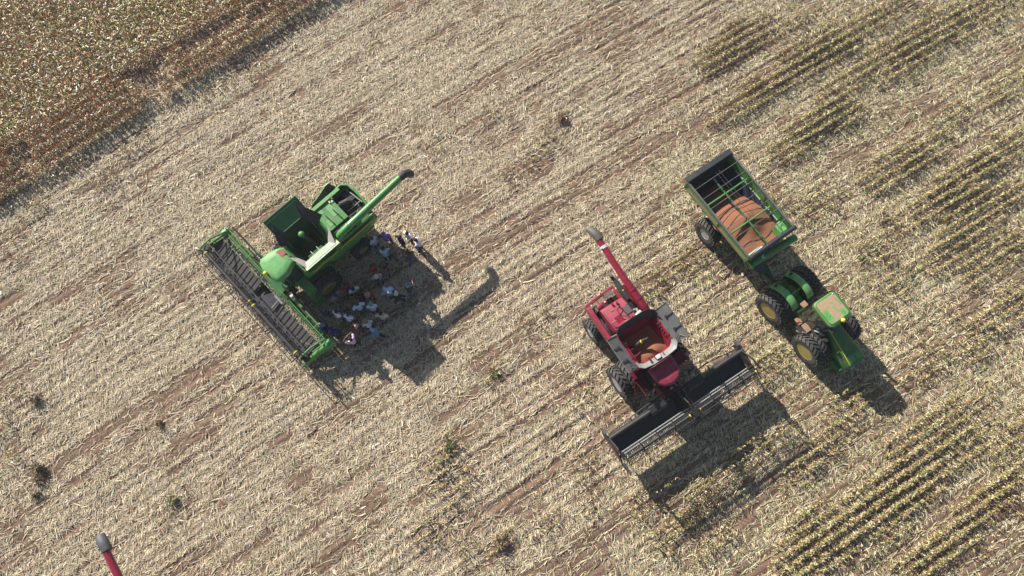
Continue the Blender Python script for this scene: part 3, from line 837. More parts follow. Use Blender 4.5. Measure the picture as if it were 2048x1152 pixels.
    for y in (-2.45, -2.95):
        b.tube([(.30, y, 3.42), (.30, y, 3.62), (-.30, y - .05, 3.66), (-.38, y - .05, 3.42)], .022, 8)
    b.build("handrail", 'black', dk)
    b = MB(); b.box(.70, .80, -3.28, -3.18, 3.41, 3.45); b.box(.74, .86, -3.14, -3.06, 3.41, 3.47); b.build("latch", 'white', dk)
    b = MB(); b.box(-.86, -.62, -3.6, -2.1, 2.9, 3.34); b.tube([(-.74, -2.2, 3.38), (-.74, -3.0, 3.38)], .05, 10); b.build("cylinder_trough", 'navy_steel', dk)
    b = MB()
    for (x0, x1, y0, y1) in ((.55, .90, -2.50, -2.20), (-.30, .10, -2.55, -2.25), (.0, .75, -3.05, -2.75)): b.box(x0, x1, y0, y1, 3.40, 3.412)
    b.build("access_panel", 'green_roof', dk)
    # engine bay at the back, its rim and contents
    b = MB()
    pts = [(1.12, -3.42), (1.27, -3.85), (1.25, -4.22), (1.0, -4.47), (.45, -4.53), (-.30, -4.53), (-.62, -4.45)]
    grid = []
    for (x, y) in pts: grid.append([(x, y, 2.3), (x, y, 2.85), (x * .985, y * .992, 3.22)])
    b.sheet(grid, .07)
    b.tube([(x * .985, y * .992, 3.22) for x, y in pts], .055, 10)
    hood = b.build("rear_hood", 'green', t, ang=50)
    b = MB(); b.box(-.75, 1.1, -4.40, -3.31, 2.25, 2.55); b.box(-.55, .15, -4.2, -3.5, 2.55, 2.85); b.box(.3, .95, -4.3, -3.9, 2.5, 2.9); b.build("engine", 'black', t)
    b = MB(); b.tube([(.40, -3.40, 3.2), (.30, -3.86, 3.15)], .17, 16); b.tube([(.40, -3.32, 3.2), (.42, -3.38, 3.2)], .10, 12); b.tube([(.30, -3.9, 3.12), (.1, -4.1, 2.9)], .07, 10); b.build("air_cleaner", 'char', t)
    b = MB(); b.beam((-.05, -3.45, 2.95), (-.05, -4.35, 2.95), .03, .03); b.tube([(-.35, -3.45, 3.0), (-.5, -3.9, 3.25), (-.7, -3.6, 3.2), (-.72, -3.3, 3.1)], .02, 6)
    b.beam((-.2, -4.4, 3.0), (1.0, -4.25, 3.0), .05, .03); b.build("pipework", 'pale_green', t)
    # swung-out side panel, its unlit inside given a charcoal colour
    b = MB(); g_ = []
    for u in np.linspace(0, 1, 9):
        y = -2.12 - 1.80 * u; out = (.30 + .40 * u * u) * min(1, math.sqrt(max(.02, 1 - (2 * abs(u - .5)) ** 5)))
        g_.append([(1.14 + out * f * .9, y + .1 * f * (1 if u < .5 else -1) * abs(u - .5), 3.0 + .50 * f * out / .5) for f in np.linspace(0, 1, 5)])
    b.sheet(g_, .03)
    pn = b.build("side_panel", 'char', t, ang=60)
    b = MB(); b.tube([Vector(r_[-1]) for r_ in g_], .035, 8); b.build("panel_rim", 'green', pn)
    b = MB(); b.box(1.22, 1.32, -4.08, -3.98, 3.05, 3.16); b.box(-.05, .05, -4.66, -4.6, 2.9, 3.0); b.build("marker_lamp", 'orange', t)
    b = MB(); b.box(-1.0, -.92, -4.62, -4.55, 2.5, 2.6); b.box(.9, 1, -4.62, -4.55, 2.5, 2.6); b.build("tail_lamp", 'redlens', t)
    # left rear catwalk, gap under the auger
    b = MB(); b.box(-1.14, -.86, -4.3, -2.1, 2.35, 2.8); b.build("auger_trough", 'black', t)
    b = MB(); b.plate([(-1.10, -4.15, 3.0), (-.88, -4.15, 3.05), (-.88, -3.3, 3.05), (-1.10, -3.3, 3.0)][::-1], .03); b.build("vent_cover", 'green_bright', t)
    # unloading auger
    b = MB()
    b.tube([(-1.08, -1.75, 2.4), (-1.14, -1.9, 3.2), (-1.16, -2.05, 3.62), (-1.15, -2.35, 3.82), (-1.12, -3.0, 3.86), (-1.02, -6.62, 4.0)], [.17, .19, .20, .21, .20, .185], 18)
    au = b.build("unloading_auger", 'green', t, ang=40)
    b = MB()
    for y, z in ((-4.42, 3.92), (-2.85, 3.855)): b.tube([(-1.12 + .028 * (-y - 3), y, z), (-1.12 + .028 * (-y - 3), y - .07, z)], .225, 18)
    b.build("flange", 'green', au)
    b = MB(); b.tube([(-1.02, -6.55, 4.0), (-1.02, -6.9, 3.97), (-1.05, -7.12, 3.82), (-1.08, -7.22, 3.55)], [.20, .22, .22, .21], 16); b.build("spout", 'char', au)
    b = MB(); b.box(-1.3, -.95, -3.05, -2.95, 3.3, 3.66); b.build("auger_cradle", 'green_dull', t)
    b = MB()
    for y in (-2.2, -2.4, -2.65, -3.4): b.box(-.98, -.92, y - .04, y + .04, 3.25, 3.55)
    b.build("hydraulic_fitting", 'steel', t)
    # cab
    rf = [(.80, 1.02), (.80, 1.50), (.70, 1.66), (.28, 1.80), (-.18, 1.80), (-.70, 1.66), (-.84, 1.48), (-.86, .96), (-.66, .52), (-.55, .24), (.52, .24), (.68, .52)]
    b = MB()
    def ring(sc, z, dy=0): return [(x * sc, 1.0 + (y - 1.0) * sc + dy, z + .05 * (1 - abs(y - .9))) for x, y in rf]
    b.loft([ring(.96, 3.36), ring(1.0, 3.42), ring(1.0, 3.50), ring(.95, 3.60), ring(.75, 3.68), ring(.4, 3.71)])
    cab = MB()
    cab.loft([[(-.70, .30, 1.75), (.70, .30, 1.75), (.72, 1.2, 1.75), (.45, 1.5, 1.75), (-.45, 1.5, 1.75), (-.72, 1.2, 1.75)],
              [(-.74, .34, 3.36), (.70, .34, 3.36), (.74, 1.25, 3.36), (.5, 1.62, 3.36), (-.5, 1.62, 3.36), (-.78, 1.25, 3.36)]])
    co = cab.build("cab", 'glass', t, ang=20)
    roof = b.build("roof", 'green_roof', co, ang=60)
    b = MB()
    for x0, x1 in ((.45, .62), (.02, .16), (-.42, -.36)): b.beam((x0, 1.72, 3.50), (x1 * .9, 1.36, 3.625), .10 if x0 == .02 else .02, .015)
    b.build("roof_groove", 'green_dull', co)
    b = MB(); b.tube([(.52, 1.18, 3.655), (.35, 1.25, 3.685), (0, 1.28, 3.69), (-.32, 1.24, 3.685), (-.5, 1.14, 3.66)], .012, 6); b.tube([(.52, 1.18, 3.655), (.60, .98, 3.645)], .012, 6)
    b.tube([(-.18, .32, 3.64), (-.50, .36, 3.60), (-.60, .55, 3.59), (-.42, .80, 3.64), (-.16, .70, 3.69), (-.18, .32, 3.64)], .012, 6)
    b.build("roof_seam", 'red_flat', co)
    b = MB(); b.prism_z([(.46, .44), (.34, .30), (.08, .32), (.02, .66), (.10, .94), (.40, .90), (.48, .66)], 3.655, 3.722, .97); b.build("hatch_cover", 'red_flat', co)
    b = MB()
    for x in (-.72, .70):
        b.beam((x, .36, 1.75), (x, .36, 3.38), .08, .08)
        b.beam((x, 1.22, 1.75), (x * 1.02, 1.25, 3.38), .06, .06)
    b.build("pillar", 'green_dull', co)
    b = MB(); b.tube([(-.02, 1.77, 3.5), (-.02, 1.77, 3.66)], .05, 10); b.ell((-.02, 1.78, 3.72), (.115, .115, .10)); b.build("satellite_receiver", 'globe', co)
    b = MB()
    for (x, y, z) in ((.45, 1.1, 3.67), (-.38, 1.42, 3.63), (-.62, 1.35, 3.58)): b.ell((x, y, z), (.035, .035, .025), 8, 5)
    b.build("roof_lamp", 'white', co)
    # mirrors
    for sd, (mx, my) in ((1, (1.45, 1.35)), (-1, (-1.10, 1.6))):
        b = MB(); b.tube([(sd * .78, 1.3, 3.2), (mx * .85, my, 3.3), (mx, my, 3.2)], .025, 8); b.box(mx - .10, mx + .10, my - .04, my + .04, 2.85, 3.25)
        mo = b.build("mirror", 'green', t); b = MB(); b.box(mx - .105, mx + .105, my - .045, my + .045, 2.95, 3.02); b.build("mirror_reflector", 'redlens', mo)
    # platform and ladder on the left
    b = MB(); b.box(-1.72, -.78, .48, 1.02, 1.86, 1.92); b.box(-.8, -.74, .3, 1.2, 1.5, 1.95)
    pf = b.build("platform", 'green', t)
    b = MB()
    for y in (.52, .98): b.beam((-1.66, y, 1.9), (-2.05, y, .45), .05, .10, up=(0, 1, 0))
    for k in range(5):
        f = (k + .5) / 5; x = -1.68 - .37 * f; z = 1.82 - 1.35 * f
        b.box(x - .10, x + .10, .54, .96, z - .015, z + .015)
    b.build("ladder", 'green', t)
    b = MB(); b.tube([(-1.5, 1.0, 1.9), (-1.5, 1.0, 2.75), (-.95, 1.0, 2.8), (-.9, 1.0, 1.9)], .02, 8); b.build("handrail", 'green', t)
    b = MB(); b.plate([(-1.0, .52, 1.93), (-1.25, .5, 1.93), (-1.15, .68, 1.93)][::-1], .01); b.build("warning_triangle", 'orange', pf)
    # feeder house
    b = MB(); b.prism_x([(.4, 1.5), (.9, 1.75), (2.25, 1.05), (2.25, .35), (1.0, .8)], -.35, .75); b.build("feeder_house", 'green_dull', t)
    b = MB(); b.tube([(-.5, 1.5, 1.6), (-.75, 1.75, 1.5), (-.6, 2.0, 1.25)], .03, 6); b.tube([(-.55, 1.35, 1.5), (-.9, 1.6, 1.35), (-.8, 2.0, 1.2)], .025, 6); b.box(-.85, -.6, 1.25, 1.45, 1.2, 1.5); b.build("hydraulic_hose", 'black', t)
    b = MB(); b.box(-1.0, -.86, 1.62, 1.78, 1.45, 1.52); b.build("coupler_plate", 'white', t)
    # wheels
    for sd in (-1, 1):
        wheel(t, (sd * 1.64, 0, .95), .95, .46, .47, 'rim_yellow', 20, sd, .07)
        wheel(t, (sd * 1.06, 0, .95), .95, .46, .47, 'rim_yellow', 20, sd, .07)
        wheel(t, (sd * 1.20, -2.83, .66), .66, .44, .29, 'rim_yellow', 18, sd, .07)
    b = MB(); b.tube([(-1.6, 0, .95), (1.6, 0, .95)], .14, 12); b.box(-1.2, 1.2, -2.95, -2.72, .55, .78); b.build("axle", 'green_dull', t)
    # ---------------- header
    hx0, hx1 = -4.02, 4.72
    b = MB()
    b.plate([(hx0, 1.95, .35), (hx1, 1.95, .35), (hx1, 2.10, 1.12), (hx0, 2.10, 1.12)], .03)      # back sheet
    b.beam((hx0, 2.34, .98), (hx1, 2.34, .98), .035, .05)
    b.tube([(hx0, 1.98, 1.16), (hx1, 1.98, 1.16)], .03, 10)
    hd = b.build("header", 'green', t)
    b = MB()
    b.tube([(-2.0, 1.72, 1.22), (-4.05, 1.72, 1.22)], .045, 8); b.tube([(2.35, 1.78, 1.22), (4.5, 1.78, 1.22)], .04, 8); b.tube([(-1.7, 1.72, 1.18), (-.9, 1.72, 1.18)], .07, 8)
    for x in (-3.6, -3.0, -2.3, 2.6, 3.4, 4.2, 1.3): b.beam((x, 1.72, 1.22), (x, 2.1, 1.14), .04, .04)
    b.build("back_pipe", 'green_bright', hd)
    b = MB(); b.plate([(hx0, 2.12, 1.10), (hx1, 2.12, 1.10), (hx1, 2.32, .99), (hx0, 2.32, .99)], .01); b.build("deflector", 'char', hd)
    b = MB(); b.tube([(hx0, 1.55, .9), (hx1, 1.55, .9)], .05, 8); b.beam((hx0, 1.82, 1.05), (hx1, 1.82, 1.05), .07, .05); b.build("drive_line", 'black', hd)
    def belt_z(y): return .92 - (y - 2.36) * .47
    for x0, x1 in ((hx0 + .25, -.42), (1.02, hx1 - .2)):
        b = MB(); b.plate([(x0, 2.36, belt_z(2.36)), (x1, 2.36, belt_z(2.36)), (x1, 3.30, belt_z(3.30)), (x0, 3.30, belt_z(3.30))][::-1], .04)
        bo = b.build("draper_belt", 'belt', t)
        b = MB(); n = int((x1 - x0) / .315)
        for k in range(n + 1):
            x = x0 + .05 + k * .315
            b.beam((x, 2.40, belt_z(2.40) + .012), (x, 3.28, belt_z(3.28) + .012), .032, .03)
        b.build("belt_slat", 'black', bo)
    b = MB(); b.plate([(-.40, 2.3, .52), (1.0, 2.3, .52), (1.0, 3.3, .40), (-.40, 3.3, .40)][::-1], .04); b.build("feed_belt", 'navy_steel', t)
    b = MB(); b.tube([(-.45, 2.42, 1.0), (-.45, 2.95, .8)], .05, 8); b.tube([(-.75, 2.36, 1.02), (-.1, 2.36, 1.02)], .075, 10); b.build("belt_roller", 'steel', hd)
    b = MB(); b.box(hx0, hx1, 3.30, 3.46, .36, .42)
    for k in range(110):
        x = hx0 + .05 + k * (hx1 - hx0 - .1) / 109; b.beam((x, 3.44, .39), (x, 3.60, .37), .022, .02)
    b.build("cutter_bar", 'char', hd)
    # reel
    ry, rz = 3.50, 1.62
    b = MB(); b.tube([(-3.80, ry, rz), (4.35, ry, rz)], .125, 18)
    rl = b.build("reel", 'char', t)
    b = MB()
    for x in (-3.55, -.02, .3, 4.1): b.tube([(x, ry, rz), (x + .07, ry, rz)], .132, 18)
    b.build("reel_band", 'yellow', rl)
    angs = [R(12 + 60 * k) for k in range(6)]
    for a in angs:
        b = MB(); yy, zz = ry + .46 * math.cos(a), rz + .46 * math.sin(a)
        b.tube([(-3.82, yy, zz), (4.35, yy, zz)], .021, 8)
        for k in range(54):
            x = -3.75 + k * .15; b.beam((x, yy, zz), (x, yy + .03, zz - .20), .012, .012)
        b.g = b.g[:1]; b.build("bat_bar", 'char', rl)
    for x in (-3.78, -2.75, -1.72, -.70, .34, 1.36, 2.4, 3.4, 4.3):
        b = MB()
        for a in angs: b.beam((x, ry, rz), (x, ry + .46 * math.cos(a), rz + .46 * math.sin(a)), .03, .07, up=(1, 0, 0))
        b.g = b.g[:1]; b.build("reel_spider", 'black', rl)
    b = MB(); b.tube([(-3.8, 3.06, 1.75), (4.3, 3.06, 1.75)], .022, 8)
    for x in (-2.2, -.2, 1.4, 3.0): b.beam((x, 3.06, 1.75), (x, 3.3, 1.68), .03, .02)
    b.build("reel_rod", 'grey', hd)
    for x in (hx0 + .12, hx1 - .14):
        b = MB(); b.tube([(x, 1.98, 1.25), (x, 2.8, 1.72), (x, 3.52, 1.66)], .05, 10); b.tube([(x - .08, 2.1, 1.0), (x - .08, 2.9, 1.2)], .035, 8); b.build("reel_arm", 'green_bright', hd)
    # end shields and nose points
    def shield(pts, name="end_shield"):
        b = MB(); rings = []
        for (x, y, z, wx, wz) in pts:
            rings.append([(x + wx * math.cos(a) * .5, y, z + wz * math.sin(a) * .5) for a in [2 * math.pi * k / 18 for k in range(18)]])
        b.loft(rings); return b.build(name, 'green', t, ang=45)
    shield([(-4.20, 1.62, .95, .30, .40), (-4.20, 1.70, .95, .50, .62), (-4.18, 2.25, .93, .52, .66), (-4.16, 2.32, .90, .40, .52), (-4.12, 2.62, .86, .40, .50), (-4.10, 2.68, .84, .34, .44), (-4.06, 3.1, .72, .32, .44), (-4.02, 3.5, .55, .22, .34), (-3.98, 3.85, .38, .10, .16), (-3.96, 4.02, .32, .02, .03)])
    shield([(4.62, 1.72, .98, .26, .34), (4.63, 1.78, .98, .46, .56), (4.65, 2.18, .96, .50, .60), (4.66, 2.28, .9, .3, .4), (4.74, 2.7, .82, .16, .42), (4.86, 3.2, .66, .14, .36), (5.0, 3.55, .5, .16, .26), (5.12, 3.85, .36, .06, .10)])
    b = MB(); b.plate([(4.62, 2.15, .95), (4.30, 2.3, .75), (4.45, 3.1, .45), (4.80, 3.1, .7)], .02); b.build("inner_shield", 'green_dull', hd)
    b = MB(); b.box(4.55, 4.95, 3.15, 3.5, .7, 1.1); b.tube([(4.4, 2.2, 1.3), (4.8, 2.6, 1.45), (4.9, 3.2, 1.2)], .02, 6); b.tube([(4.7, 3.1, .9), (4.85, 3.8, .6)], .04, 8)
    b.box(-4.0, -3.72, 3.2, 3.55, .7, 1.1); b.build("reel_drive", 'black', hd)
    b = MB(); b.ell((-4.18, 1.98, 1.30), (.10, .10, .07), 12, 6); b.build("shield_cap", 'green_bright', hd)
    for x, y in ((4.66, 1.86), (-4.0, 1.62)):
        b = MB(); b.prism_z([(x - .05, y - .04), (x + .05, y - .04), (x + .05, y + .04), (x - .05, y + .04)], 1.22, 1.40, .5); b.build("marker_lamp", 'redlens', hd)
    # straw lying on the deck of the header is chaff, built as part of it
    b = MB(); rnd = random.Random(5)
    for k in range(260):
        x = rnd.choice([rnd.uniform(-3.9, -1.0), rnd.uniform(-3.9, 4.5)]); y = rnd.choice([rnd.uniform(2.12, 2.34)] * 6 + [rnd.uniform(2.1, 3.2)]); z = (belt_z(y) if y > 2.36 else 1.05) + .03; a = rnd.uniform(0, 3.1); l = rnd.uniform(.05, .16)
        b.beam((x, y, z), (x + l * math.cos(a), y + l * math.sin(a), z + .02), .02, .008)
    ch = b.build("chaff", 'chaff', hd); ch['kind'] = 'stuff'
    return t
green_combine()

# ------------------------------------------------------------------ the crimson combine harvesters
def red_combine():
    t = thing("combine_harvester", "whole crimson combine harvester with black draper header and open grey tank covers", "combine harvester",
              (7.149, 5.638, 0), R(-57.6 - 90))
    b = MB()
    prof = [(.35, 1.7), (.35, 2.4), (-3.45, 2.35), (-4.1, 2.3), (-4.15, 1.7), (-3.3, 1.25), (-1.4, 1.1), (-.3, 1.5)]
    b.prism_x(prof, -1.05, 1.12); b.box(-.75, .85, -3.9, .2, .7, 1.2); b.box(-.9, .9, .35, 1.2, 1.25, 1.75)
    b.build("body", 'red_dark', t, bevel=.03)
    for sd, X in ((1, 1.26), (-1, -1.10)):
        rows = []
        for y in np.linspace(.35, -4.10, 12):
            low = 1.9 if y > -.4 else 2.0
            rows.append([(X + sd * ((.09 * math.sin(math.pi * f) + .06) if y < -2 else 0), y, low + (2.92 - low) * f) for f in np.linspace(0, 1, 6)])
        if sd > 0: rows = rows[::-1]
        MB().sheet(rows, .03).build("side_shield", 'red', t, ang=50)
    # right-hand sill, dark slot beside the deck, its struts
    b = MB(); b.box(1.20, 1.42, -3.95, -2.0, 2.75, 2.95); b.build("side_sill", 'red_dusty', t, bevel=.02)
    b = MB(); b.box(.96, 1.20, -3.5, -2.05, 2.40, 2.44); b.build("slot_floor", 'black', t)
    b = MB(); b.tube([(1.08, -2.15, 2.6), (1.06, -2.75, 2.85)], .05, 8); b.tube([(1.12, -2.45, 2.7), (1.10, -3.1, 2.85)], .045, 8); b.tube([(1.2, -2.05, 2.9), (.85, -2.0, 3.1)], .04, 8); b.build("gas_strut", 'grey', t)
    # engine deck
    b = MB(); b.prism_x([(-2.15, 2.35), (-2.15, 3.45), (-2.6, 3.40), (-3.42, 3.15), (-3.50, 3.0), (-3.50, 2.35)], -.40, .94)
    dk = b.build("engine_deck", 'red_dusty', t, bevel=.03)
    b = MB(); b.tube([(.05, -3.1, 3.28), (.05, -3.1, 3.5), (.28, -3.0, 3.52), (.32, -2.65, 3.56), (.05, -2.45, 3.58), (-.2, -2.5, 3.56)], .025, 8); b.tube([(.05, -3.1, 3.5), (.0, -2.5, 3.57)], .02, 8); b.build("handrail", 'black', dk)
    b = MB(); b.box(-.35, .0, -2.95, -2.55, 3.36, 3.46); b.build("screen_box", 'grey', dk)
    b = MB(); b.tube([(.88, -3.3, 3.2), (.88, -2.3, 3.46), (.6, -2.2, 3.48)], .02, 6); b.build("cable", 'black', dk)
    b = MB(); b.box(.30, .62, -2.75, -2.35, 3.38, 3.425); b.build("deck_hatch", 'red', dk)
    b = MB()
    for (x, y) in ((.45, -3.15), (.2, -2.3), (.05, -2.25), (.75, -2.6)): b.box(x - .10, x + .10, y - .03, y + .03, 3.18 + (y + 3.42) * .27, 3.2 + (y + 3.42) * .27)
    b.build("worn_decal", 'brown_dust', dk)
    b = MB()
    for (x, y, z) in ((.25, -3.4, 3.2), (.02, -3.35, 3.22)): b.tube([(x, y, z), (x, y, z + .1)], .06, 12)
    b.build("filler_cap", 'red', dk)
    b = MB(); b.tube([(-.62, -2.28, 3.68), (-.30, -2.20, 3.68)], .115, 16); ac = b.build("air_tank", 'white', t)
    b = MB()
    for x in (-.54, -.40): b.tube([(x, -2.245 - (x + .46) * -.25, 3.68), (x + .02, -2.245 - (x + .44) * -.25, 3.68)], .12, 16)
    b.build("strap", 'grey', ac)
    b = MB(); b.tube([(-.45, -2.55, 3.4), (-.55, -2.5, 3.62), (-.5, -2.36, 3.68)], .07, 10); b.build("intake_pipe", 'ltgrey', t)
    b = MB(); b.box(-.62, -.3, -3.0, -2.4, 2.4, 3.3); b.build("engine", 'black', t)
    # back frame with its screens
    b = MB(); z = 2.8
    b.beam((1.38, -4.08, z), (-.42, -4.22, z), .16, .14); b.beam((1.38, -4.08, z), (1.34, -3.3, z), .14, .14); b.beam((-.40, -4.2, z), (-.36, -3.5, z + .1), .09, .10)
    b.beam((.95, -3.65, 2.95), (.32, -3.75, 2.95), .16, .12)
    fr = b.build("rear_frame", 'red', t, bevel=.02)
    b = MB()
    for x in (1.1, .75, .2, -.1): b.beam((x, -4.1, 2.9), (x - .02, -3.55, 2.95), .025, .025)
    b.tube([(1.25, -3.95, 2.95), (.3, -4.15, 3.0)], .02, 6); b.build("rail", 'black', fr)
    b = MB(); b.box(-.36, 1.28, -4.10, -3.5, 2.38, 2.46); b.build("rear_floor", 'brown', t)
    b = MB(); b.box(-.2, .35, -4.12, -3.9, 2.86, 2.95); b.build("radiator_screen", 'grey', t)
    b = MB(); b.box(-.1, .55, -3.85, -3.55, 2.46, 2.62); b.build("radiator_core", 'char', t)
    b = MB(); b.tube([(.95, -3.52, 2.75), (1.0, -3.85, 2.7)], .15, 14); b.build("filter_canister", 'spout_grey', t)
    b = MB(); b.box(.42, .5, -3.78, -3.7, 3.0, 3.08); b.box(1.1, 1.18, -4.0, -3.92, 2.9, 2.98); b.build("work_lamp", 'white', t)
    # long dark exhaust shroud
    b = MB(); b.loft([[(-.62 + wx * .13 * sx, y, 3.10 + sz * .12) for (sx, sz) in ((-1, -1), (1, -1), (1, .4), (.5, 1), (-.5, 1), (-1, .4))] for (y, wx) in ((-4.42, .6), (-4.25, 1.0), (-3.5, 1.05), (-3.2, .8))])
    ex = b.build("exhaust_shroud", 'char', t)
    b = MB(); b.tube([(-.60, -4.42, 3.12), (-.56, -4.62, 3.15), (-.55, -4.70, 3.28)], .09, 12); b.build("exhaust_pipe", 'black', ex)
    b = MB(); b.box(-.68, -.58, -3.75, -3.7, 3.22, 3.235); b.build("warning_sticker", 'yellow', ex)
    # grain tank
    b = MB(); top = [(-1.05, -1.85), (1.05, -1.85), (1.05, 0), (-1.05, 0)]; bot = [(-.8, -1.5), (.8, -1.5), (.8, -.3), (-.8, -.3)]
    for i in range(4):
        j = (i + 1) % 4
        b.plate([(*top[i], 3.55), (*bot[i], 2.45), (*bot[j], 2.45), (*top[j], 3.55)], .03)
    b.box(-.82, .82, -1.52, -.28, 2.42, 2.45)
    b.box(-1.10, 1.12, -1.93, -1.86, 2.35, 3.6); b.box(-1.10, 1.12, .0, .07, 2.35, 3.6); b.box(1.06, 1.14, -1.9, .05, 2.35, 3.7); b.box(-1.14, -1.06, -1.9, .05, 2.35, 3.7)
    tk = b.build("grain_tank", 'red', t)
    b = MB(); b.tube([(.82, -1.06, 3.0), (.02, -1.0, 3.62)], .10, 14); b.tube([(.02, -1.0, 3.62), (-.14, -.98, 3.72)], .05, 10)
    fa = b.build("filling_auger", 'char', tk)
    b = MB(); b.tube([(.20, -1.012, 3.48), (.15, -1.01, 3.52)], .107, 14); b.build("auger_band", 'yellow', fa)
    b = MB(); b.beam((.98, -.15, 3.62), (.98, -1.3, 3.62), .05, .05); b.beam((.98, -.55, 3.62), (.55, -.62, 3.6), .045, .045); b.beam((.98, -.95, 3.62), (.75, -.95, 3.55), .04, .04)
    for k in range(5): b.box(-1.04, -.98, -1.35 + k * .16, -1.27 + k * .16, 3.45, 3.62)
    b.build("tank_brace", 'red', tk)
    # opened covers: a flat pan each side
    for sd, X0, X1, z1, l in ((1, 1.14, 1.74, 4.08, "grey tank cover folded out over the right wheels"), (-1, -1.14, -1.76, 4.28, "larger grey tank cover folded out on the auger side")):
        q = [(X0, -1.92, 3.72), (sd * abs(X1), -1.94, z1), (sd * abs(X1), -.03, z1), (X0, -.05, 3.72)]
        b = MB(); b.plate(q if sd < 0 else q[::-1], .03)
        b.beam(q[1], q[2], .05, .06); b.beam(q[0], q[1], .03, .06); b.beam(q[3], q[2], .03, .06)
        cv = b.build("tank_cover", 'grey', t); cv['label'] = l
        b = MB()
        for y in (-1.35, -.62):
            p = Vector((X0, y, 3.76)); q2 = Vector((sd * abs(X1), y, z1 + .04)); m = p.lerp(q2, .45)
            b.beam(m + Vector((0, 0, .02)), q2, .05, .03); b.beam(p, p + Vector((-sd * .25, 0, .02)), .03, .03)
            b.box(m.x - .06, m.x + .06, y - .09, y + .02, m.z, m.z + .07)
        b.build("hinge_arm", 'char', cv)
        b = MB()
        m = Vector((X0, -.15, 3.8)).lerp(Vector((sd * abs(X1), -.45, z1)), .5); b.beam((X0 - sd * .1, -.1, 3.78), m + Vector((0, 0, .04)), .025, .02); b.beam(m + Vector((0, 0, .04)), (sd * abs(X1) * .9, -.05, z1 - .05), .025, .02)
        b.build("fold_link", 'black', cv)
    # front and back aprons with rounded corners
    def apron(pts, inner, z0, z1, mat):
        g_ = [[(xi, yi, z0), ((xi + xo) / 2, (yi + yo) / 2, (z0 + z1) / 2 + .04), (xo, yo, z1)] for (xo, yo), (xi, yi) in zip(pts, inner)]
        b = MB(); b.sheet(g_, .02); b.tube([Vector(r_[2]) for r_ in g_], .02, 6); return b.build("tank_apron", mat, t, ang=60)
    apron([(1.18, -1.72), (1.12, -2.0), (.85, -2.18), (.3, -2.2), (-.4, -2.2), (-.85, -2.18), (-1.14, -1.95), (-1.16, -1.7)], [(1.06, -1.55), (.98, -1.68), (.75, -1.80), (.3, -1.82), (-.4, -1.82), (-.75, -1.80), (-1.0, -1.66), (-1.06, -1.5)], 3.45, 4.05, 'sheet_shaded')  # back apron: its unlit inner side painted near black
    fa = apron([(-1.18, -.22), (-1.16, -.02), (-.95, .20), (-.4, .26), (.4, .26), (.92, .18), (1.14, .0), (1.18, -.22)], [(-1.06, -.32), (-1.0, -.20), (-.8, -.06), (-.4, -.02), (.4, -.02), (.78, -.06), (.96, -.18), (1.04, -.32)], 3.68, 3.97, 'ltgrey')  # front apron: sunlight put into its paler grey
    b = MB(); b.box(-.08, .18, -.04, .16, 3.93, 4.05); b.build("satellite_receiver", 'white', fa, bevel=.02)
    b = MB(); b.box(.42, .50, -.15, .1, 3.9, 4.0); b.box(-.30, -.26, .0, .1, 3.9, 3.96); b.box(-.12, .2, -.06, .18, 3.86, 3.93); b.build("bracket", 'char', fa)
    # unloading auger
    b = MB(); b.tube([(-.95, -1.7, 2.5), (-.95, -1.95, 3.3), (-.94, -2.2, 3.62), (-.92, -2.45, 3.72), (-.84, -4.3, 3.90), (-.88, -6.55, 4.10)], [.17, .18, .19, .19, .18, .16], 18)
    au = b.build("unloading_auger", 'red', t, ang=40)
    b = MB()
    for y, z_, x in ((-2.84, 3.76, -.905), (-3.35, 3.81, -.885)): b.tube([(x, y, z_), (x, y - .06, z_ + .005)], .215, 18)
    b.build("flange", 'red', au)
    b = MB(); b.tube([(-.875, -5.92, 4.045), (-.878, -6.08, 4.06)], .185, 16); b.box(-.80, -.62, -6.05, -5.95, 4.1, 4.2); b.build("wrap", 'white', au)
    b = MB(); rings = []
    for (x, y, z_, r_) in ((-.93, -6.42, 4.08, .235), (-.92, -6.7, 4.10, .245), (-.88, -7.0, 4.06, .24), (-.82, -7.26, 3.92, .20)):
        rings.append([(x + r_ * math.cos(a), y + .25 * r_ * math.sin(a) * 0, z_ + r_ * .9 * math.sin(a)) for a in [2 * math.pi * k / 18 for k in range(18)]])
    b.loft(rings); b.build("spout", 'spout_grey', au, ang=50)
    b = MB(); b.loft([[(-.93 + r_ * math.cos(a), y, 4.08 + r_ * .9 * math.sin(a)) for a in [2 * math.pi * k / 18 for k in range(18)]] for y, r_ in ((-6.40, .225), (-6.425, .225))]); b.build("spout_mouth", 'black', au)  # black disc standing for the shade inside the open end
    # cab
    rf = [(.72, .28), (.71, .85), (.66, 1.15), (.45, 1.44), (.05, 1.55), (-.40, 1.44), (-.64, 1.18), (-.70, .85), (-.70, .28)]
    cab = MB()
    cab.loft([[(-.66, .30, 1.7), (.66, .30, 1.7), (.66, 1.1, 1.7), (.35, 1.4, 1.7), (-.35, 1.4, 1.7), (-.66, 1.1, 1.7)], [(-.66, .32, 3.3), (.68, .32, 3.3), (.66, 1.05, 3.3), (.4, 1.38, 3.3), (-.36, 1.38, 3.3), (-.64, 1.05, 3.3)]])
    co = cab.build("cab", 'glass', t, ang=20)
    b = MB()
    def ring(sc, z_): return [(x * sc, .8 + (y - .8) * sc, z_) for x, y in rf]
    b.loft([ring(.95, 3.22), ring(1, 3.28), ring(1, 3.36), ring(.95, 3.44), ring(.8, 3.48)]); b.build("roof", 'red_dusty', co, ang=50)
    b = MB(); b.tube([(.62, .82, 3.475), (.50, 1.12, 3.47), (.25, 1.30, 3.47), (-.1, 1.32, 3.47), (-.42, 1.18, 3.47), (-.58, .9, 3.475)], .012, 6); b.build("roof_seam", 'black', co)
    b = MB()
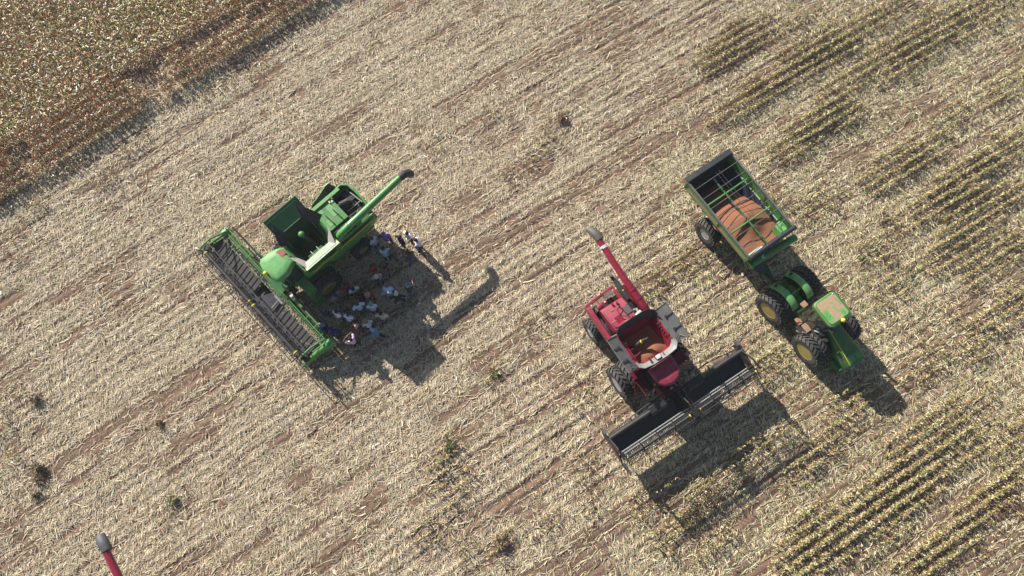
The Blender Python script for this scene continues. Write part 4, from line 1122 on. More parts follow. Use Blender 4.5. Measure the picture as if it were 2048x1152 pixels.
    for x in (-.45, -.22, 0, .22, .45): b.beam((x, .32, 3.485), (x, 1.05, 3.485), .02, .015)
    b.build("roof_rib", 'red', co)
    for sd, (x, y) in ((1, (.80, 1.08)), (-1, (-1.0, 1.02))):
        b = MB(); b.ell((x, y, 3.2), (.06, .06, .05), 10, 6); b.build("beacon", 'orange', co)
        b = MB(); b.tube([(sd * .6, 1.1, 3.1), (sd * 1.25, 1.45, 3.0), (sd * 1.3, 1.45, 2.7)], .03, 8); b.box(sd * 1.3 - .12, sd * 1.3 + .12, 1.41, 1.49, 2.5, 2.85); b.build("mirror", 'black', t)
    b = MB(); b.ell((1.25, 1.35, 2.95), (.07, .05, .05), 10, 6); b.ell((-1.35, .95, 2.7), (.07, .05, .05), 10, 6); b.build("work_lamp", 'steel', t)
    # platforms
    b = MB(); b.box(-1.75, -.8, .35, .95, 1.9, 1.96); b.box(.72, 1.12, .35, 1.0, 1.8, 1.86)
    gr = MB()
    for k in range(9): gr.box(-1.74, -.8, .36 + k * .065, .375 + k * .065, 1.96, 1.99)
    gr.build("grating", 'red', t)
    pf = b.build("platform", 'red_dark', t)
    b = MB(); b.tube([(-1.7, .4, 1.95), (-1.7, .4, 2.7), (-1.7, .95, 2.7), (-1.7, .95, 1.95)], .02, 8); b.tube([(1.3, .5, 1.8), (1.35, .5, 2.5), (1.3, 1.3, 2.5), (1.25, 1.3, 1.8)], .02, 8); b.build("handrail", 'red', t)
    b = MB(); b.box(-2.1, -1.78, .38, .80, 1.3, 1.7)
    for k in range(4): b.box(-1.95 - .05 * k, -1.75 - .05 * k, .42, .9, 1.6 - .3 * k, 1.63 - .3 * k)
    b.build("ladder", 'black', t)
    b = MB(); b.beam((1.3, .3, 2.2), (1.55, 1.0, 1.5), .04, .04); b.build("reflector_arm", 'red', t)
    b = MB(); b.prism_x([(.6, 1.5), (1.2, 2.0), (1.95, 2.35), (1.95, 1.6), (1.0, .95)], -.50, .50); b.build("feeder_house", 'red_dark', t)
    for sd in (-1, 1):
        wheel(t, (sd * 1.76, 0, .95), .95, .46, .45, 'rim_silver', 20, sd, .10)
        wheel(t, (sd * 1.22, 0, .95), .95, .46, .45, 'rim_silver', 20, sd, .10)
        wheel(t, (sd * 1.32, -3.10, .70), .70, .46, .32, 'rim_silver', 18, sd, .07)
    b = MB(); b.tube([(-1.6, 0, .95), (1.6, 0, .95)], .14, 12); b.box(-1.3, 1.3, -3.2, -3.0, .6, .82); b.build("axle", 'black', t)
    # header
    hx0, hx1 = -4.22, 4.06
    n_before = {o.name for o in t.children}
    b = MB()
    b.plate([(hx0, 1.95, .30), (hx1, 1.95, .30), (hx1, 2.03, 1.15), (hx0, 2.03, 1.15)], .03)
    b.tube([(hx0, 2.06, 1.22), (-1.6, 2.06, 1.22)], .10, 14); b.tube([(1.6, 2.06, 1.22), (hx1, 2.06, 1.22)], .10, 14)
    hd = b.build("header", 'char', t)
    b = MB(); b.tube([(hx1 - .05, 1.86, 1.18), (1.55, 1.70, 1.22), (.62, 1.70, 1.22)], .03, 8); b.tube([(hx0 + .1, 1.86, 1.18), (-2.3, 1.62, 1.22), (-1.5, 1.62, 1.22)], .03, 8)
    for x in (2.6, 1.6, -2.2, -3.4): b.beam((x, 1.75, 1.2), (x, 2.0, 1.1), .05, .05)
    b.build("brace", 'char', hd)
    for x0, x1 in ((.66, 1.62), (-1.60, -.64)):
        b = MB(); b.prism_x([(1.85, 1.1), (1.85, 1.42), (2.2, 1.36), (2.35, 1.05)], x0, x1); b.build("center_shield", 'navy_steel' if x0 < 0 else 'char', hd, bevel=.02)
    b = MB(); b.tube([(.2, 1.5, 1.4), (0, 1.9, 1.6), (-.3, 2.3, 1.45), (-.25, 2.9, 1.4)], .025, 6); b.tube([(-.1, 1.5, 1.4), (-.35, 1.95, 1.6), (-.55, 2.5, 1.4), (-.3, 3.0, 1.4)], .02, 6); b.box(-.25, .1, 1.55, 1.75, 1.2, 1.45); b.build("hydraulic_hose", 'black', hd)
    b = MB(); b.box(.0, .16, 1.62, 1.72, 1.47, 1.52); b.tube([(-.15, 1.55, 1.55), (-.2, 1.72, 1.6)], .025, 8); b.build("valve_block", 'steel', hd)
    def bz(y): return .80 - (y - 2.1) * .42
    for x0, x1, nm in ((hx0 + .12, -.62, "draper_belt"), (.22, hx1 - .12, "draper_belt")):
        b = MB(); b.plate([(x0, 2.10, bz(2.10)), (x1, 2.10, bz(2.10)), (x1, 3.02, bz(3.02)), (x0, 3.02, bz(3.02))][::-1], .04)
        bo = b.build(nm, 'belt_black', t); b = MB()
        for k in range(int((x1 - x0) / .42)): b.beam((x0 + .2 + .42 * k, 2.14, bz(2.14) + .008), (x0 + .2 + .42 * k, 3.0, bz(3.0) + .008), .012, .016)
        b.build("belt_slat", 'black', bo)
    b = MB(); b.plate([(-.60, 2.05, .45), (.20, 2.05, .45), (.20, 3.0, .36), (-.60, 3.0, .36)][::-1], .04); b.build("feed_belt", 'black', t)
    b = MB(); b.box(hx0, hx1, 3.04, 3.18, .30, .36)
    for k in range(100):
        x = hx0 + .05 + k * (hx1 - hx0 - .1) / 99; b.beam((x, 3.16, .33), (x, 3.32, .31), .025, .02)
    b.build("cutter_bar", 'char', hd)
    ry, rz = 3.27, 1.74
    rl = None
    for i, (x0, x1) in enumerate(((hx0 + .26, -.34), (.10, hx1 - .06))):
        b = MB(); b.tube([(x0, ry, rz), (x1, ry, rz)], .085, 16); rl = b.build("reel", 'char', t)
        b = MB()
        for x in (x0 + .06, x1 - .10): b.tube([(x, ry, rz), (x + .06, ry, rz)], .092, 16)
        b.build("reel_band", 'yellow', rl)
        angs = [R(-4 + 60 * k) for k in range(6)]
        sp = MB()
        for a in angs:
            bb = MB(); yy, zz = ry + .36 * math.cos(a), rz + .36 * math.sin(a)
            bb.tube([(x0, yy, zz), (x1, yy, zz)], .018, 8)
            for k in range(int((x1 - x0) / .105)):
                x = x0 + .05 + k * .105; bb.beam((x, yy, zz), (x, yy + .09, zz - .20), .018, .014)
            bb.g = bb.g[:1]; bb.build("bat_bar", 'char', rl)
        for x in np.linspace(x0 + .03, x1 - .03, 5):
            sp = MB()
            for a in angs: sp.beam((x, ry, rz), (x, ry + .36 * math.cos(a), rz + .36 * math.sin(a)), .025, .05, up=(1, 0, 0))
            sp.g = sp.g[:1]; sp.build("reel_spider", 'black', rl)
        b = MB(); b.tube([(x0 + .1, 2.92, 1.02), (x1 - .1, 2.92, 1.02)], .020, 8); b.tube([(x0 + .1, 3.05, 1.10), (x1 - .1, 3.05, 1.10)], .018, 8)
        n = int((x1 - x0) / .105)
        for k in range(n):
            x = x0 + .12 + k * .105
            if x < x1 - .1: b.beam((x, 2.92, 1.02), (x, 3.09, .96), .030, .012)
        b.build("tine_comb", 'comb', rl)
    for x in (hx0 + .09, -.12, hx1 + .02):
        b = MB(); b.tube([(x, 2.05, 1.25), (x, 2.7, 1.80), (x, 3.27, 1.76)], .05, 10); b.tube([(x, 2.3, 1.1), (x, 2.9, 1.25)], .03, 8); b.build("reel_arm", 'black', hd)
    for sd, x in ((-1, hx0), (1, hx1)):
        b = MB(); b.prism_x([(1.62, .30), (1.62, 1.12), (1.85, 1.25), (2.3, 1.1), (2.9, .9), (3.5, .60), (3.95, .34), (3.95, .28), (3.2, .22)], x - .06 if sd < 0 else x, x if sd < 0 else x + .06)
        es = b.build("end_shield", 'char', t, bevel=.015)
        b = MB(); b.box(x + sd * .061, x + sd * .075, 2.3, 2.9, .55, .72); b.build("side_stripe", 'red', es)
        b = MB(); b.box(x - .09, x + .09, 1.50, 1.75, .95, 1.25); b.build("gearbox", 'grey', hd)
        b = MB(); b.tube([(x, 3.4, .7), (x - sd * .02, 3.9, .45), (x + sd * .0, 4.15, .30)], [.05, .05, .02], 8); b.build("crop_divider", 'ltgrey', hd)
    b = MB(); b.box(-.30, .06, 3.05, 3.5, 1.5, 1.85); b.box(-.25, .0, 3.4, 3.6, 1.35, 1.65); b.build("reel_drive", 'black', hd)
    for o in t.children:                                    # the header is carried well clear of the ground
        if o.name not in n_before: o.location.z += 1.28
    return t
red = red_combine()
dup = copy_tree(red)
dup.location = (7.149 - 22.80, 5.638 - 14.86, 0)
dup['label'] = "crimson combine harvester showing only its grey auger spout at the lower left edge"
for ch in dup.children:
    if ch.name.startswith("unloading_auger"):
        for g2 in list(ch.children):
            if g2.name.startswith("wrap"): bpy.data.objects.remove(g2); continue
            if g2.name.split('.')[0] == "spout":
                g2.data = g2.data.copy(); g2.data.materials[0] = M['spout_blue']
for o_ in (red, dup): o_['group'] = "crimson combine harvesters"

def heap(name, label, loc, rotz, hw, y0, y1, zf, zb, nx=26, ny=36, cat="grain"):
    """grain filling a tapering bin: hw(z) is the bin's half width at height z"""
    vs = []; fs = []
    for i in range(nx):
        u = -1 + 2 * i / (nx - 1)
        for j in range(ny):
            y = y0 + (y1 - y0) * j / (ny - 1); w = hw(zf(0, y)) - .02; x = u * w
            vs.append((x, y, zf(x, y)))
    for i in range(nx - 1):
        for j in range(ny - 1): fs.append((i * ny + j, (i + 1) * ny + j, (i + 1) * ny + j + 1, i * ny + j + 1))
    nb = len(vs)
    border = [(i, 0) for i in range(nx)] + [(nx - 1, j) for j in range(1, ny)] + [(i, ny - 1) for i in range(nx - 2, -1, -1)] + [(0, j) for j in range(ny - 2, 0, -1)]
    idx = [i * ny + j for i, j in border]; cy = (y0 + y1) / 2
    for i in idx:
        p = vs[i]; k = (hw(zb) - .05) / (hw(p[2]) + .01); vs.append((p[0] * k, cy + (p[1] - cy) * .75, zb))
    m = len(idx)
    for k in range(m): fs.append((idx[k], nb + k, nb + (k + 1) % m, idx[(k + 1) % m]))
    fs.append(tuple(nb + m - 1 - k for k in range(m)))
    b = MB(); b.add(vs, fs); o = b.build(name, 'grain', None, ang=80, loc=loc, rotz=rotz)
    tag(o, label, cat); return o
heap("grain_heap", "orange brown grain lying in the crimson combine's open tank", (7.149, 5.638, 0), R(-57.6 - 90), lambda z: .80 + (z - 2.45) * .227 if z < 3.55 else 1.05, -1.60, -.14,
     lambda x, y: 2.80 + .42 * math.exp(-((x + .1) ** 2 / .5 + (y + .30) ** 2 / .30)) + .02 * math.sin(7 * x + 3 * y), 2.50)

# ------------------------------------------------------------------ grain cart
def grain_cart():
    t = thing("grain_cart", "green open-topped grain cart half full of orange grain, hitched behind the tractor", "grain cart", (12.028, 13.760, 0), R(-55.5 - 90))
    hx, hy, zt = 1.47, 2.60, 3.40
    levels = [(hx, hy, zt), (hx * 1.005, hy, 2.75), (.72, 1.9, 1.25)]
    b = MB()
    for i in range(2):
        (xa, ya, za), (xb, yb, zb) = levels[i], levels[i + 1]
        A = [(-xa, -ya), (xa, -ya), (xa, ya), (-xa, ya)]; B_ = [(-xb, -yb), (xb, -yb), (xb, yb), (-xb, yb)]
        for k in range(4):
            j = (k + 1) % 4
            b.plate([(*A[k], za), (*B_[k], zb), (*B_[j], zb), (*A[j], za)], .04)
    b.box(-.74, .74, -1.92, 1.92, 1.20, 1.26)
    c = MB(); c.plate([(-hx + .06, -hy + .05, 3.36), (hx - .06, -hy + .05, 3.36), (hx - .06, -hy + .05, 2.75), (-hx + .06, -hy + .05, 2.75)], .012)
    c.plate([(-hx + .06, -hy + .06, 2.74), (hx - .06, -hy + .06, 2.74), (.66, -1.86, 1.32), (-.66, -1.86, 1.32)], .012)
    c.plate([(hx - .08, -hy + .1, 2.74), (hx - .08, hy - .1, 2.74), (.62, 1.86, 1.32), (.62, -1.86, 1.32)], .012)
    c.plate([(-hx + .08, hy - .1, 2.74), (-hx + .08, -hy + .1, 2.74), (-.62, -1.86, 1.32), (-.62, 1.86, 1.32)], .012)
    c.build("hopper_shade_sheet", 'hopper_shade', t)  # added dark sheets carry the shade on the hopper's inner walls
    hp = b.build("hopper", 'green', t)
    b = MB()
    for (x0, y0, x1, y1, w, mt) in ((hx + .02, -hy, hx + .02, hy, .10, 'grey'), (-hx - .02, -hy, -hx - .02, hy, .10, 'grey')):
        b.beam((x0, y0, zt + .03), (x1, y1, zt + .03), w, .08)
    b.build("rim_rail", 'grey', t)
    b = MB(); b.plate([(-hx - .05, -hy - .20, zt + .06), (hx + .05, -hy - .20, zt + .06), (hx + .05, -hy + .08, zt + .10), (-hx - .05, -hy + .08, zt + .10)], .05); rc = b.build("rear_cap", 'char', t)
    b = MB(); b.beam((-hx, -hy + .09, zt + .11), (hx, -hy + .09, zt + .11), .02, .02); b.build("cap_edge", 'ltgrey', rc)
    b = MB(); b.tube([(-hx - .06, hy + .02, zt + .10), (hx + .06, hy + .02, zt + .10)], .125, 14); b.box(-hx, hx, hy - .06, hy + .12, zt - .1, zt + .02); tr = b.build("rolled_tarp", 'navy_steel', t)
    for k in range(7):
        b = MB(); y = -1.98 + k * .66
        b.tube([(-hx, y, zt + .05), (0, y, zt + .10), (hx, y, zt + .05)], .018, 6); b.build("tarp_bow", 'grey', t)
    b = MB(); b.tube([(0, -1.98, 2.98), (0, 2.5, 2.98)], .055, 10)
    b.build("spine_pipe", 'green_dull', t)
    b = MB(); b.box(-.05, .05, -2.0, -1.75, 3.0, 3.04); b.box(-.05, .05, -.35, -.15, 3.02, 3.05); b.build("spine_clamp", 'ltgrey', t)
    for y in (-.98, .95):
        b = MB(); b.tube([(-hx, y, 2.98), (hx, y, 2.98)], .05, 8); b.build("cross_pipe", 'green', t)
    b = MB()
    for x in (.12, .32): b.tube([(x - .5, -2.5, 3.33), (x - .5, .2, 3.30)], .008, 5)
    b.build("tarp_cord", 'grey', t)
    # inner left wall: ledge pieces and gussets
    b = MB()
    for k in range(6): b.box(-hx + .02, -hx + .09, -1.75 + k * .72, -1.75 + k * .72 + .62, 2.72, 2.78)
    b.build("wall_strip", 'pale_green', t)
    b = MB()
    for k in range(4): b.plate([(-hx + .02, -2.2 + 1.3 * k, 3.35), (-hx + .02, -1.9 + 1.3 * k, 2.8), (-hx + .14, -2.05 + 1.3 * k, 2.8)], .02)
    b.build("gusset", 'green_dull', t)
    # corner boxes at the front
    b = MB(); b.prism_z([(-1.42, 1.9), (-.82, 1.9), (-.82, 2.55), (-1.42, 2.55)], 2.7, 3.18, .8); b.tube([(-1.1, 1.9, 3.2), (-1.1, 2.5, 3.28)], .14, 12); b.build("auger_housing", 'green_roof', t, bevel=.03)
    b = MB(); b.plate([(1.40, 2.38, 3.05), (.45, 2.38, 3.2), (.45, 2.56, 3.30), (1.40, 2.56, 3.15)][::-1], .03); b.build("front_ledge", 'pale_green', t)
    # side: faded stripe, ribs
    for sd in (1, -1):
        b = MB(); b.box(sd * (hx + .03), sd * (hx + .055), -hy + .15, hy - .15, 2.82, 3.05); sp = b.build("faded_stripe", 'brown_dust', t)
        b = MB()
        for y in (-2.55, 0.15, 2.55): b.beam((sd * (hx + .045), y, 2.75), (sd * (hx + .045), y, 3.38), .07, .05, up=(0, 1, 0))
        b.build("side_rib", 'green_bright', t)
        b = MB()
        for y in (-2.2, -1.1, .1, 1.2, 2.2): b.beam((sd * (hx + .02), y, 2.72), (sd * .80, y * .82, 1.25), .07, .08, up=(0, 1, 0))
        b.build("slope_rib", 'green_dull', t)
    # front auger
    b = MB(); b.tube([(1.22, 2.86, 2.52), (-1.62, 3.02, 2.66)], .20, 18); au = b.build("unloading_auger", 'green_bright', t)
    b = MB(); b.box(.42, .62, 2.80, 2.98, 2.735, 2.752); b.build("white_sticker", 'decal', au)
    b = MB(); b.tube([(1.22, 2.86, 2.52), (1.30, 2.86, 2.50)], .24, 18); b.build("flange", 'green_bright', au)
    b = MB(); b.loft([[(1.30, 2.72, 2.45), (.72, 2.72, 2.50), (.72, 3.12, 2.50), (1.30, 3.12, 2.45)], [(1.12, 2.95, 2.28), (.58, 3.0, 2.28), (.62, 3.55, 2.2), (1.05, 3.50, 2.2)], [(1.0, 3.1, 1.5), (.7, 3.1, 1.5), (.7, 3.45, 1.5), (1.0, 3.45, 1.5)]])
    sp = b.build("auger_spout", 'navy_steel', au, bevel=.02)
    b = MB(); b.prism_z([(.80 + .075 * math.cos(2 * math.pi * k / 20), 3.33 + .10 * math.sin(2 * math.pi * k / 20)) for k in range(20)], 2.24, 2.275, 1); em = b.build("oval_emblem", 'decal', sp)
    b = MB(); b.prism_z([(.80 + .035 * math.cos(2 * math.pi * k / 16), 3.33 + .055 * math.sin(2 * math.pi * k / 16)) for k in range(16)], 2.275, 2.279, 1); b.build("oval_ring", 'grey', sp)
    # frame, tongue, wheels
    b = MB(); b.box(-.55, .55, -2.0, 2.3, .95, 1.2); b.beam((-.45, 2.0, 1.05), (-.05, 4.25, .62), .14, .16); b.beam((.45, 2.0, 1.05), (-.05, 4.25, .62), .14, .16); b.beam((-.08, 3.9, .66), (-.10, 4.45, .58), .16, .10)
    b.beam((.25, 1.9, 1.2), (.15, 2.75, 2.3), .1, .1); b.beam((-.35, 1.9, 1.2), (-.3, 2.8, 2.35), .1, .1); b.build("frame", 'green_dull', t)
    b = MB(); b.tube([(.1, 2.4, 1.5), (0, 3.2, .95), (-.1, 4.3, .7)], .03, 6); b.tube([(.0, 4.4, .8), (0, 3.0, 1.0)], .05, 8); b.build("drive_shaft", 'black', t)
    b = MB(); b.box(-1.3, 1.3, -.2, 0.05, .7, .92); b.build("axle", 'black', t)
    for sd in (-1, 1): wheel(t, (sd * 1.18, -.08, .82), .82, .60, .36, 'rim_silver', 22, sd, .16)
    b = MB(); b.box(1.3, 1.38, .75, .83, 1.1, 1.2); b.build("marker_lamp", 'orange', t)
    return t
grain_cart()
def cart_grain(x, y):
    base = 2.58 if y > .7 else 2.58 - .85 * ((.7 - y) / 2.0) ** 1.1
    crown = .22 * (1 - (x / 1.4) ** 2)
    z = base + crown * (1.0 if y > -.8 else .6) + .025 * math.sin(3.1 * x + 2 * y) + .02 * math.sin(5.3 * x - 3.7 * y + 1) * math.cos(4.1 * y + x) + .16 * math.exp(-(x * x + (y - .5) ** 2) / .7) - .22 * math.exp(-((x + .35) ** 2 + (y - 2.0) ** 2) / .35)
    return z
heap("grain_heap", "broad heap of orange brown grain striped by shadows inside the green grain cart", (12.028, 13.760, 0), R(-55.5 - 90), lambda z: 1.45 if z > 2.75 else .72 + (z - 1.25) * .503, -1.98, 2.42, cart_grain, 1.32)

# ------------------------------------------------------------------ articulated tractor
def tractor():
    t = thing("tractor", "green articulated tractor on dual yellow-rimmed wheels with dusty roof, pulling the grain cart", "tractor", (16.842, 7.177, 0), R(-57 - 90))
    # hood
    def sec(y, w, z, zl, wl): return [(-wl, y, zl), (-w * 1.02, y, z - .22), (-w * .92, y, z - .03), (-w * .55, y, z + .02), (w * .55, y, z + .02), (w * .92, y, z - .03), (w * 1.02, y, z - .22), (wl, y, zl)]
    b = MB(); b.loft([sec(-.42, .36, 2.36, 1.35, .38), sec(.2, .38, 2.32, 1.25, .40), sec(1.2, .46, 2.18, 1.2, .46), sec(1.78, .50, 2.06, 1.2, .48), sec(1.93, .48, 1.96, 1.25, .46), sec(1.97, .44, 1.8, 1.3, .44)])
    hd = b.build("hood", 'green_hood', t, ang=35)
    b = MB()
    for sd in (-1, 1): b.tube([(sd * .335, -.40, 2.335), (sd * .355, .2, 2.295), (sd * .43, 1.2, 2.155), (sd * .468, 1.76, 2.035)], .018, 6)
    b.build("stripe", 'yellow', hd)
    for x0, x1 in ((-.40, -.03), (.03, .40)):
        b = MB(); b.plate([(x0, 1.38, 2.172), (x1, 1.38, 2.172), (x1, 1.72, 2.10), (x0, 1.72, 2.10)][::-1], .02); b.build("top_grille", 'green_bright', hd)
    for sd in (-1, 1):
        b = MB()
        for k in range(3): b.plate([(sd * .475, .95 + k * .18, 1.98), (sd * .475, 1.07 + k * .18, 1.98), (sd * .475, 1.12 + k * .18, 1.62), (sd * .475, 1.0 + k * .18, 1.62)], .02)
        b.build("side_louver", 'black', hd)
    b = MB(); b.box(-.40, .40, 1.972, 2.0, 1.35, 1.75); b.build("front_grille", 'black', hd)
    b = MB(); b.box(.25, .42, 1.93, 1.985, 1.80, 1.90); b.box(-.42, -.25, 1.93, 1.985, 1.80, 1.90); b.build("headlight", 'white', hd)
    b = MB(); b.box(-.40, .40, -1.6, 1.75, .75, 1.3); b.box(-.62, .62, 1.2, 1.85, .65, 1.0); b.build("chassis", 'green_dull', t)
    # cab
    cab = MB(); cab.loft([[(-.62, -1.75, 1.5), (.62, -1.75, 1.5), (.66, -1.2, 1.5), (.58, -.45, 1.5), (-.58, -.45, 1.5), (-.66, -1.2, 1.5)], [(-.64, -1.78, 3.26), (.64, -1.78, 3.26), (.66, -1.2, 3.26), (.56, -.48, 3.26), (-.56, -.48, 3.26), (-.66, -1.2, 3.26)]])
    co = cab.build("cab", 'glass', t, ang=20, loc=(.10, -.02, 0))
    def rr(hw, y0, y1, rad, n=5):
        pts = []
        for (cx, cy, a0) in ((hw - rad, y1 - rad, 0), (-hw + rad, y1 - rad, 90), (-hw + rad, y0 + rad, 180), (hw - rad, y0 + rad, 270)):
            for k in range(n + 1): a = R(a0 + 90 * k / n); pts.append((cx + rad * math.cos(a), cy + rad * math.sin(a)))
        return pts
    b = MB(); p = rr(.72, -1.86, -.32, .24)
    def rg(sc, z): return [(x * sc, -1.09 + (y + 1.09) * sc, z) for x, y in p]
    b.loft([rg(.95, 3.28), rg(1.0, 3.53), rg(1.0, 3.46), rg(.95, 3.53), rg(.84, 3.55)]); b.build("roof", 'green_bright', co, ang=50)
    b = MB(); b.prism_z(rr(.60, -1.72, -.47, .16), 3.545, 3.575, .985); b.build("roof_hatch", 'roof_dusty', co, ang=50)
    b = MB()
    for k in range(6): x = -.42 + k * .17; b.beam((x, -1.6, 3.577), (x, -.62, 3.577), .02, .014)
    b.build("roof_rib", 'roof_dusty', co)
    b = MB(); pr_ = rr(.615, -1.735, -.455, .17); b.tube([(x, y, 3.552) for x, y in pr_] + [(pr_[0][0], pr_[0][1], 3.552)], .012, 5); b.build("roof_seam", 'green_dull', co)
    b = MB(); b.ell((-.05, -.36, 3.60), (.115, .115, .10)); b.build("satellite_receiver", 'globe', co)
    b = MB()
    for (x, y) in ((.35, -.9), (-.45, -1.45), (-.5, -1.1)): b.ell((x, y, 3.58), (.03, .03, .025), 8, 4)
    b.ell((-.52, -1.68, 3.55), (.06, .06, .04), 10, 5); b.build("roof_lamp", 'steel', co)
    b = MB()
    for x in (-.62, .62):
        b.beam((x, -.5, 1.5), (x * .95, -.52, 3.27), .06, .06); b.beam((x, -1.75, 1.5), (x, -1.76, 3.27), .10, .10)
    b.build("pillar", 'black', co)
    # rounded green quarter behind the door on the near side
    for sd in (1, -1):
        g_ = []
        for u in np.linspace(0, 1, 7): g_.append([(sd * (.64 + .12 * math.sin(math.pi * .5 * f)), -1.92 + u * .50, 1.45 + (1.0 - .5 * u) * (1 - f)) for f in np.linspace(0, 1, 5)])
        MB().sheet(g_ if sd < 0 else g_[::-1], .03).build("cab_quarter", 'green_hood', t, ang=60)
    # near side: steps, tank, exhaust and air intake
    b = MB(); b.box(.70, 1.02, -1.65, -1.25, 1.30, 1.38); b.box(.72, 1.04, -1.2, -.72, 1.55, 1.62); b.build("platform", 'brown_dust', t, bevel=.02)
    b = MB(); b.box(.72, 1.15, -1.3, -.85, .75, 1.3); b.tube([(1.15, -1.05, 1.0), (1.0, -.75, 1.3), (.95, -.25, 1.5), (.70, .02, 1.75)], .12, 12); b.build("fuel_tank", 'char', t)
    b = MB(); b.tube([(.62, -.30, 1.8), (.62, -.28, 2.2)], .14, 14); b.tube([(.66, .05, 1.7), (.66, .05, 2.1)], .13, 14); b.tube([(.78, -.75, 1.75), (.80, -.2, 1.8)], .09, 10); b.build("air_cleaner", 'char', t)
    b = MB(); b.tube([(.50, -.40, 2.1), (.52, -.35, 2.65), (.48, -.10, 2.75)], .065, 12); ex = b.build("exhaust_stack", 'steel', t)
    b = MB(); b.tube([(.78, -.62, 1.9), (.72, -.45, 2.05), (.55, -.40, 2.2)], .05, 10); b.build("heat_shield", 'ltgrey', t)
    b = MB(); b.tube([(.72, -1.15, 2.0), (1.25, -1.42, 2.05)], .018, 8); b.box(1.18, 1.3, -1.46, -1.38, 1.75, 2.05); mo = b.build("mirror", 'black', t)
    b = MB(); b.box(1.24, 1.32, -1.47, -1.41, 2.03, 2.1); b.build("mirror_reflector", 'redlens', mo)
    b = MB(); b.tube([(-.66, -.6, 2.7), (-1.08, -.55, 2.75)], .02, 8); b.box(-1.16, -1.02, -.60, -.52, 2.45, 2.85); mo = b.build("mirror", 'black', t)
    b = MB(); b.ell((-.92, -.42, 2.6), (.05, .05, .06), 8, 5); b.build("marker_lamp", 'redlens', t)
    for sd in (-1, 1):
        for x in (1.32, .78): wheel(t, (sd * x, 0.05, .95), .95, .45, .52, 'rim_yellow', 22, sd, .26)
    b = MB(); b.tube([(-1.3, .05, .95), (1.3, .05, .95)], .16, 12); b.build("axle", 'green_dull', t)
    # ------ rear half, swivelled a few degrees at the hinge
    dx, dy = 15.054 - 16.842, 9.509 - 7.177
    a = -R(-57 - 90); lx, ly = rot2(dx, dy, a); rz = R(4.0)
    def P(b, name, mat, **k): return b.build(name, mat, t, loc=(lx, ly, 0), rotz=rz, **k)
    b = MB(); b.box(-.34, .34, -.75, .9, .8, 1.25); b.box(-.22, .22, .8, 1.5, .85, 1.15); b.box(-.30, .30, -.3, .35, 1.25, 1.5); b.box(-.12, .12, -1.15, -.6, .5, .65); P(b, "rear_frame", 'green_dull', bevel=.02)
    b = MB(); b.tube([(-.45, .12, 1.75), (.5, .12, 1.75)], .05, 10); P(b, "fender_brace", 'green', ang=40)
    b = MB(); b.box(-.08, .26, .75, 1.05, 1.75, 1.80); b.tube([(.1, .9, 1.75), (.1, .9, 1.2)], .03, 8); P(b, "dusty_plate", 'brown_dust', bevel=.02)
    b = MB(); b.tube([(-.2, -.6, 1.25), (-.1, -.9, 1.1), (.1, -1.0, .8)], .03, 6); b.tube([(.25, .3, 1.5), (.3, .8, 1.35), (.2, 1.4, 1.4)], .025, 6); P(b, "hydraulic_hose", 'black')
    for sd in (-1, 1):
        g_ = []
        for th in np.linspace(R(158), R(42), 12):
            g_.append([(sd * .55 + f * .21, .05 + 1.06 * math.cos(th), .97 + 1.06 * math.sin(th) - .03 * abs(f) ** 2 * 2) for f in np.linspace(-1, 1, 5)])
        b = MB(); b.sheet(g_[::-1], .03)
        fe = P(b, "fender", 'green_roof' if sd > 0 else 'green_roof', ang=60)
        b = MB(); b.box(sd * .55 - .08, sd * .55 + .08, -.82, -.72, 1.62, 1.78); b.build("tail_lamp", 'black', fe)
        for x in (1.30, .76):
            w_ = wheel(t, (0, 0, 0), .95, .45, .52, 'rim_yellow', 22, sd, .26)
            ox, oy = rot2(sd * x, .05, rz); w_.location = (lx + ox, ly + oy, .95); w_.rotation_euler = (0, 0, rz)
    b = MB(); b.tube([(-1.3, .05, .95), (1.3, .05, .95)], .16, 12); P(b, "axle", 'green_dull')
    return t
tractor()
# ------------------------------------------------------------------ people
def skin_mesh(name, pts, edges, radii, root, sub=1):
    me = bpy.data.meshes.new(name)
    me.from_pydata(pts, edges, []); me.update()
    o = bpy.data.objects.new(name, me); COL.objects.link(o)
    sk = o.modifiers.new("skin", 'SKIN'); sk.use_smooth_shade = True; sk.branch_smoothing = 0.4
    for i, r_ in enumerate(radii):
        d = me.skin_vertices[0].data[i]; d.radius = r_ if isinstance(r_, tuple) else (r_, r_); d.use_root = (i == root)
    if sub:
        sb = o.modifiers.new("sub", 'SUBSURF'); sb.levels = sub; sb.render_levels = sub
    dg = bpy.context.evaluated_depsgraph_get()
    ev = o.evaluated_get(dg)
    out = bpy.data.meshes.new_from_object(ev)
    out.name = name
    bpy.data.objects.remove(o); bpy.data.meshes.remove(me)
    out.polygons.foreach_set("use_smooth", [True] * len(out.polygons))
    out.materials.clear(); out.materials.append(None)
    return out

